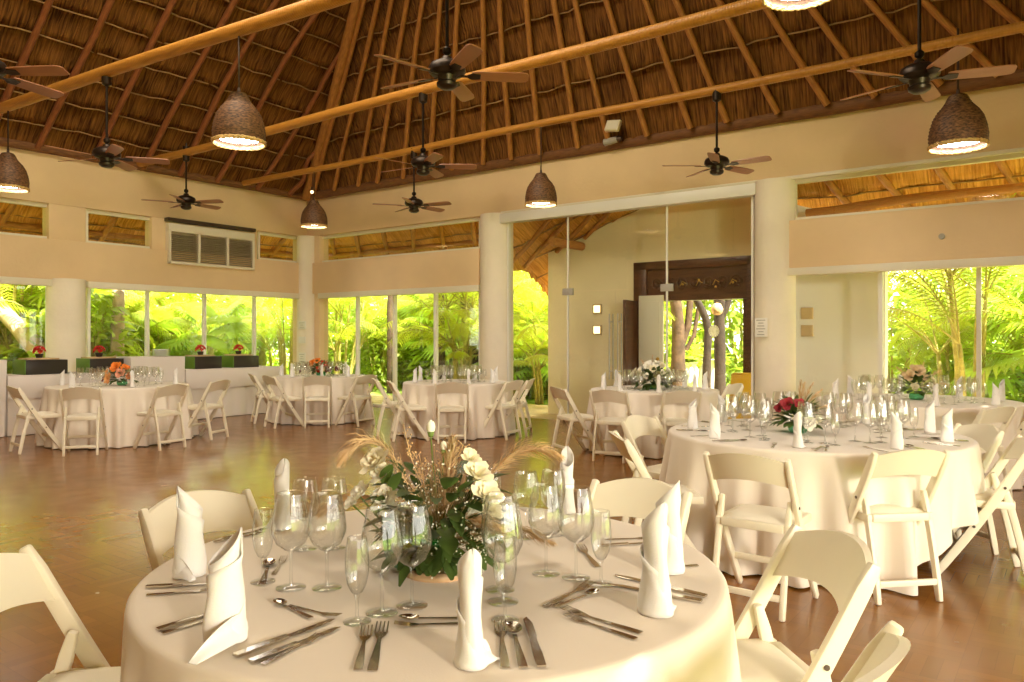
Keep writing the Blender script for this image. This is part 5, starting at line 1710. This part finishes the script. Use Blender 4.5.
trunk('tree_trunk', [p, up(52, 372, Yl), up(38, 350, Yl), up(16, 325, Yl), up(-10, 298, Yl), up(-60, 240, Yl)], 0.20, M['bark_pale'], 'leaning pale trunk outside window at the photo edge')
p = at(118, 345, 16); p.z = -0.1
trunk('tree_trunk', [p, up(117, 330, 16), up(119, 300, 16), up(117, 230, 16)], 0.15, M['bark_pale'], 'upright pale trunk outside the first buffet window')
p = at(472, 345, 19); p.z = -0.1
trunk('palm_trunk', [p, up(472, 350, 19), up(470, 330, 19), up(466, 300, 19), up(464, 240, 19)], 0.21, M['bark'], 'shaggy brown palm trunk outside the corner bay next to the white column')
p = at(441, 345, 20); p.z = -0.1
trunk('palm_trunk', [p, up(440, 340, 20), up(441, 300, 20), up(438, 240, 20)], 0.14, M['bark'], 'brown trunk behind a mullion of the corner bay')
p = at(391, 345, 20); p.z = -0.1
trunk('palm_trunk', [p, up(391, 340, 20), up(390, 300, 20), up(394, 240, 20)], 0.12, M['bark'], 'slender brown trunk in middle of the corner bay')
p = at(538, 345, 21); p.z = -0.1
trunk('palm_trunk', [p, up(539, 350, 21), up(538, 300, 21), up(534, 230, 21)], 0.13, M['bark_pale'], 'thin pale trunk outside the glass front beside the porch wall')

# ------------------------------------------------------------------ garden plants
def frond(f, base, az, el, L, droop, w, n, rr, mi=0):
    base = Vector(base)
    h = Vector((cos(az), sin(az), 0)); side = Vector((-sin(az), cos(az), 0))
    pts = []; p = base.copy(); e_ = el
    seg = 10
    for i in range(seg + 1):
        pts.append(p.copy())
        p = p + (h * cos(e_) + Vector((0, 0, 1)) * sin(e_)) * (L / seg)
        e_ -= droop / seg * (0.4 + 1.2 * i / seg)
    f.tube(pts, [0.014 * (1 - 0.8 * i / seg) + 0.002 for i in range(seg + 1)], 5, False, mi=1)
    for k in range(n):
        t = 0.18 + 0.82 * k / (n - 1)
        x = t * seg; i = min(int(x), seg - 1)
        c = pts[i].lerp(pts[i + 1], x - i); d = (pts[i + 1] - pts[i]).normalized()
        nrm = side.cross(d).normalized()
        ll = w * (0.35 + 0.65 * sin(pi * min(1, 0.12 + 0.80 * t))) * rr.uniform(0.85, 1.1)
        for s in (-1, 1):
            dd = (side * s * 0.80 + d * 0.62 + nrm * 0.22 * -1 * (-1)).normalized()
            wv = d * 0.016 + nrm * 0.006
            m_ = c + dd * ll * 0.5; tip = c + dd * ll + Vector((0, 0, -ll * 0.28))
            f.add([c - wv * 0.6, c + wv * 0.6, m_ + wv, m_ - wv, tip], [(0, 1, 2, 3), (3, 2, 4)], mi)

def areca(seed, ht, nst, nf):
    rr = random.Random(seed)
    f, g = MB(), MB()
    for s in range(nst):
        a = rr.uniform(0, 2 * pi); rd = rr.uniform(0.05, 0.4)
        b0 = Vector((rd * cos(a), rd * sin(a), -0.05)); lean = Vector((cos(a), sin(a), 0)) * rr.uniform(0.05, 0.35)
        h_ = ht * rr.uniform(0.3, 0.8)
        pts = [b0 + lean * (t * t) + Vector((0, 0, h_ * t)) for t in (0, 0.25, 0.5, 0.75, 1)]
        g.tube(pts, [0.045, 0.04, 0.036, 0.034, 0.028], 8)
        for k in range(nf):
            frond(f, pts[-1], rr.uniform(0, 2 * pi), rr.uniform(0.5, 1.4), rr.uniform(1.2, 2.0) * ht / 3, rr.uniform(0.9, 2.1), 0.42, 26, rr)
    return f, g
def fanpalm(seed, ht, nf):
    rr = random.Random(seed)
    f, g = MB(), MB()
    g.tube([(0, 0, -0.05), (0.02, 0, ht * 0.4), (0.0, 0.03, ht * 0.6)], [0.10, 0.09, 0.08], 10)
    for k in range(nf):
        az = k * 2.4 + rr.uniform(-0.3, 0.3); el = rr.uniform(-0.1, 1.2)
        h = Vector((cos(az) * cos(el), sin(az) * cos(el), sin(el)))
        b0 = Vector((0, 0, ht * rr.uniform(0.35, 0.6))); c = b0 + h * rr.uniform(0.6, 1.1)
        f.tube([b0, b0.lerp(c, 0.5) + Vector((0, 0, 0.05)), c], 0.012, 5, False, mi=1)
        side = h.cross(Vector((0, 0, 1))).normalized(); upv = side.cross(h)
        fw = (h * 0.8 + Vector((0, 0, -0.3))).normalized()
        R_ = rr.uniform(0.55, 0.85)
        for q in range(22):
            a = -2.2 + 4.4 * q / 21
            d = (fw * cos(a) + side * sin(a)).normalized()
            s_ = (fw * -sin(a) + side * cos(a)) * 0.045
            tip = c + d * R_ * (1 - 0.15 * abs(a) / 2.2) + Vector((0, 0, -0.22 * R_))
            m_ = c + d * R_ * 0.6 + upv * 0.03
            f.add([c, m_ - s_, tip, m_ + s_], [(0, 1, 2, 3)], 0)
    return f, g
def shrub(seed, w, h, n):
    rr = random.Random(seed)
    f, g = MB(), MB()
    for k in range(6):
        a = rr.uniform(0, 6.28)
        g.tube([(0.1 * cos(a), 0.1 * sin(a), -0.05), (0.3 * w * cos(a), 0.3 * w * sin(a), h * 0.5), (0.45 * w * cos(a), 0.45 * w * sin(a), h * 0.8)], [0.04, 0.03, 0.012], 6)
    for k in range(n):
        a = rr.uniform(0, 2 * pi); rd = w * rr.random() ** 0.45; z = h * rr.uniform(0.02, 1.0)
        rd *= (1 - 0.55 * (z / h) ** 2)
        p = Vector((rd * cos(a), rd * sin(a), z)); d = Vector((cos(a) + rr.gauss(0, 0.7), sin(a) + rr.gauss(0, 0.7), rr.gauss(0.1, 0.5)))
        leaf(f, p, d, rr.uniform(0.16, 0.36), rr.uniform(0.03, 0.075), (rr.gauss(0, 0.5), rr.gauss(0, 0.5), 1), 0, 0.4)
    return f, g
PROT = {}
def plant_proto(key, fg, lm, name):
    r = empty(name)
    fg[0].build('fronds' if name != 'garden_shrub' else 'foliage', [M[lm], M['pstem']], r, smooth=True)
    fg[1].build('stems', M['pstem'], r, smooth=True)
    PROT[key] = [r, False]
plant_proto('a1', areca(1, 3.0, 5, 6), 'palm', 'areca_palm')
plant_proto('a2', areca(2, 3.4, 6, 6), 'palm', 'areca_palm')
plant_proto('a3', areca(3, 2.4, 4, 7), 'palm', 'areca_palm')
plant_proto('f1', fanpalm(4, 2.6, 16), 'palm2', 'fan_palm')
plant_proto('f2', fanpalm(5, 1.8, 14), 'palm2', 'fan_palm')
plant_proto('s1', shrub(6, 1.1, 2.2, 900), 'shrubleaf', 'garden_shrub')
plant_proto('s2', shrub(7, 1.5, 3.6, 1300), 'shrubleaf', 'garden_shrub')
PLAB = {'a1': ('yellow-green areca palm', 'palm'), 'a2': ('tall arching areca palm', 'palm'), 'a3': ('small bushy areca palm', 'palm'), 'f1': ('fan palm with broad pleated leaves', 'palm'), 'f2': ('low fan palm', 'palm'), 's1': ('leafy garden shrub', 'shrub'), 's2': ('tall leafy garden shrub', 'shrub')}
def plant(key, a, y, s, rz, where):
    o, used = PROT[key]
    if used: o = copy_tree(o)
    PROT[key][1] = True
    o.location = loc2w(a, y, -0.06); o.scale = (s, s, s); o.rotation_euler = (0, 0, rz)
    tag(o, PLAB[key][0] + ' growing ' + where, PLAB[key][1], PLAB[key][0] + 's ' + where)
rp = random.Random(55)
ZONES = [('outside the buffet windows', 30, lambda: (rp.uniform(-5.5, -2.7), rp.uniform(-8.5, 2.5))),
         ('outside the corner bay windows', 24, lambda: (rp.uniform(-3.5, 4.6), rp.uniform(2.8, 6.5))),
         ('beyond the sliding garden door', 26, lambda: (rp.uniform(11.6, 18.0), rp.uniform(2.9, 7.0))),
         ('beside the entrance porch', 5, lambda: (rp.uniform(3.6, 5.6), rp.uniform(3.4, 7.0)))]
keys = ['a1', 'f1', 'a2', 's1', 'a3', 'a1', 'f2', 'a2']
for where, n, fn in ZONES:
    for k in range(n):
        a, y = fn()
        plant(keys[k % len(keys)], a, y, rp.uniform(0.75, 1.15), rp.uniform(0, 6.28), where)
for k, (a, y, sc) in enumerate([(-1.6, 6.2, 0.9), (0.2, 7.2, 0.9), (-3.2, 7.4, 1.0), (1.8, 7.4, 0.9), (-2.4, 4.4, 0.6), (-3.9, 4.6, 0.75), (-5.4, 5.6, 0.9), (-6.9, 6.9, 1.0), (-8.4, 8.2, 1.1), (10.6, 5.0, 0.7), (11.4, 6.2, 0.85), (12.6, 7.6, 0.8), (14.0, 7.8, 0.8), (15.6, 7.6, 0.8), (17.0, 7.4, 0.8)]):
    plant('s2', a, y, sc, k * 1.3, 'among the palms outside the garden wall')
# tall shrubs further back close the view
for k in range(15):
    plant('s2', -8.5 + rp.uniform(-1, 1), -12 + k * 1.25, rp.uniform(0.9, 1.25), rp.uniform(0, 6), 'at the back of the garden behind the buffet windows')
for k in range(11):
    plant('s2', -6.5 + k * 1.25, 9.5 + rp.uniform(-0.8, 0.8), rp.uniform(0.9, 1.25), rp.uniform(0, 6), 'at the back of the garden behind the corner bay')
for k in range(10):
    plant('s2', 11.8 + k * 1.2, 10.0 + rp.uniform(-0.8, 0.8), rp.uniform(0.9, 1.3), rp.uniform(0, 6), 'at the back of the garden beyond the garden door')
for k in range(4):
    plant('s2', 7.2 + k * 1.3, 12.0 + rp.uniform(-0.5, 0.5), rp.uniform(0.5, 0.8), rp.uniform(0, 6), 'at the end of the courtyard beyond the doorway')
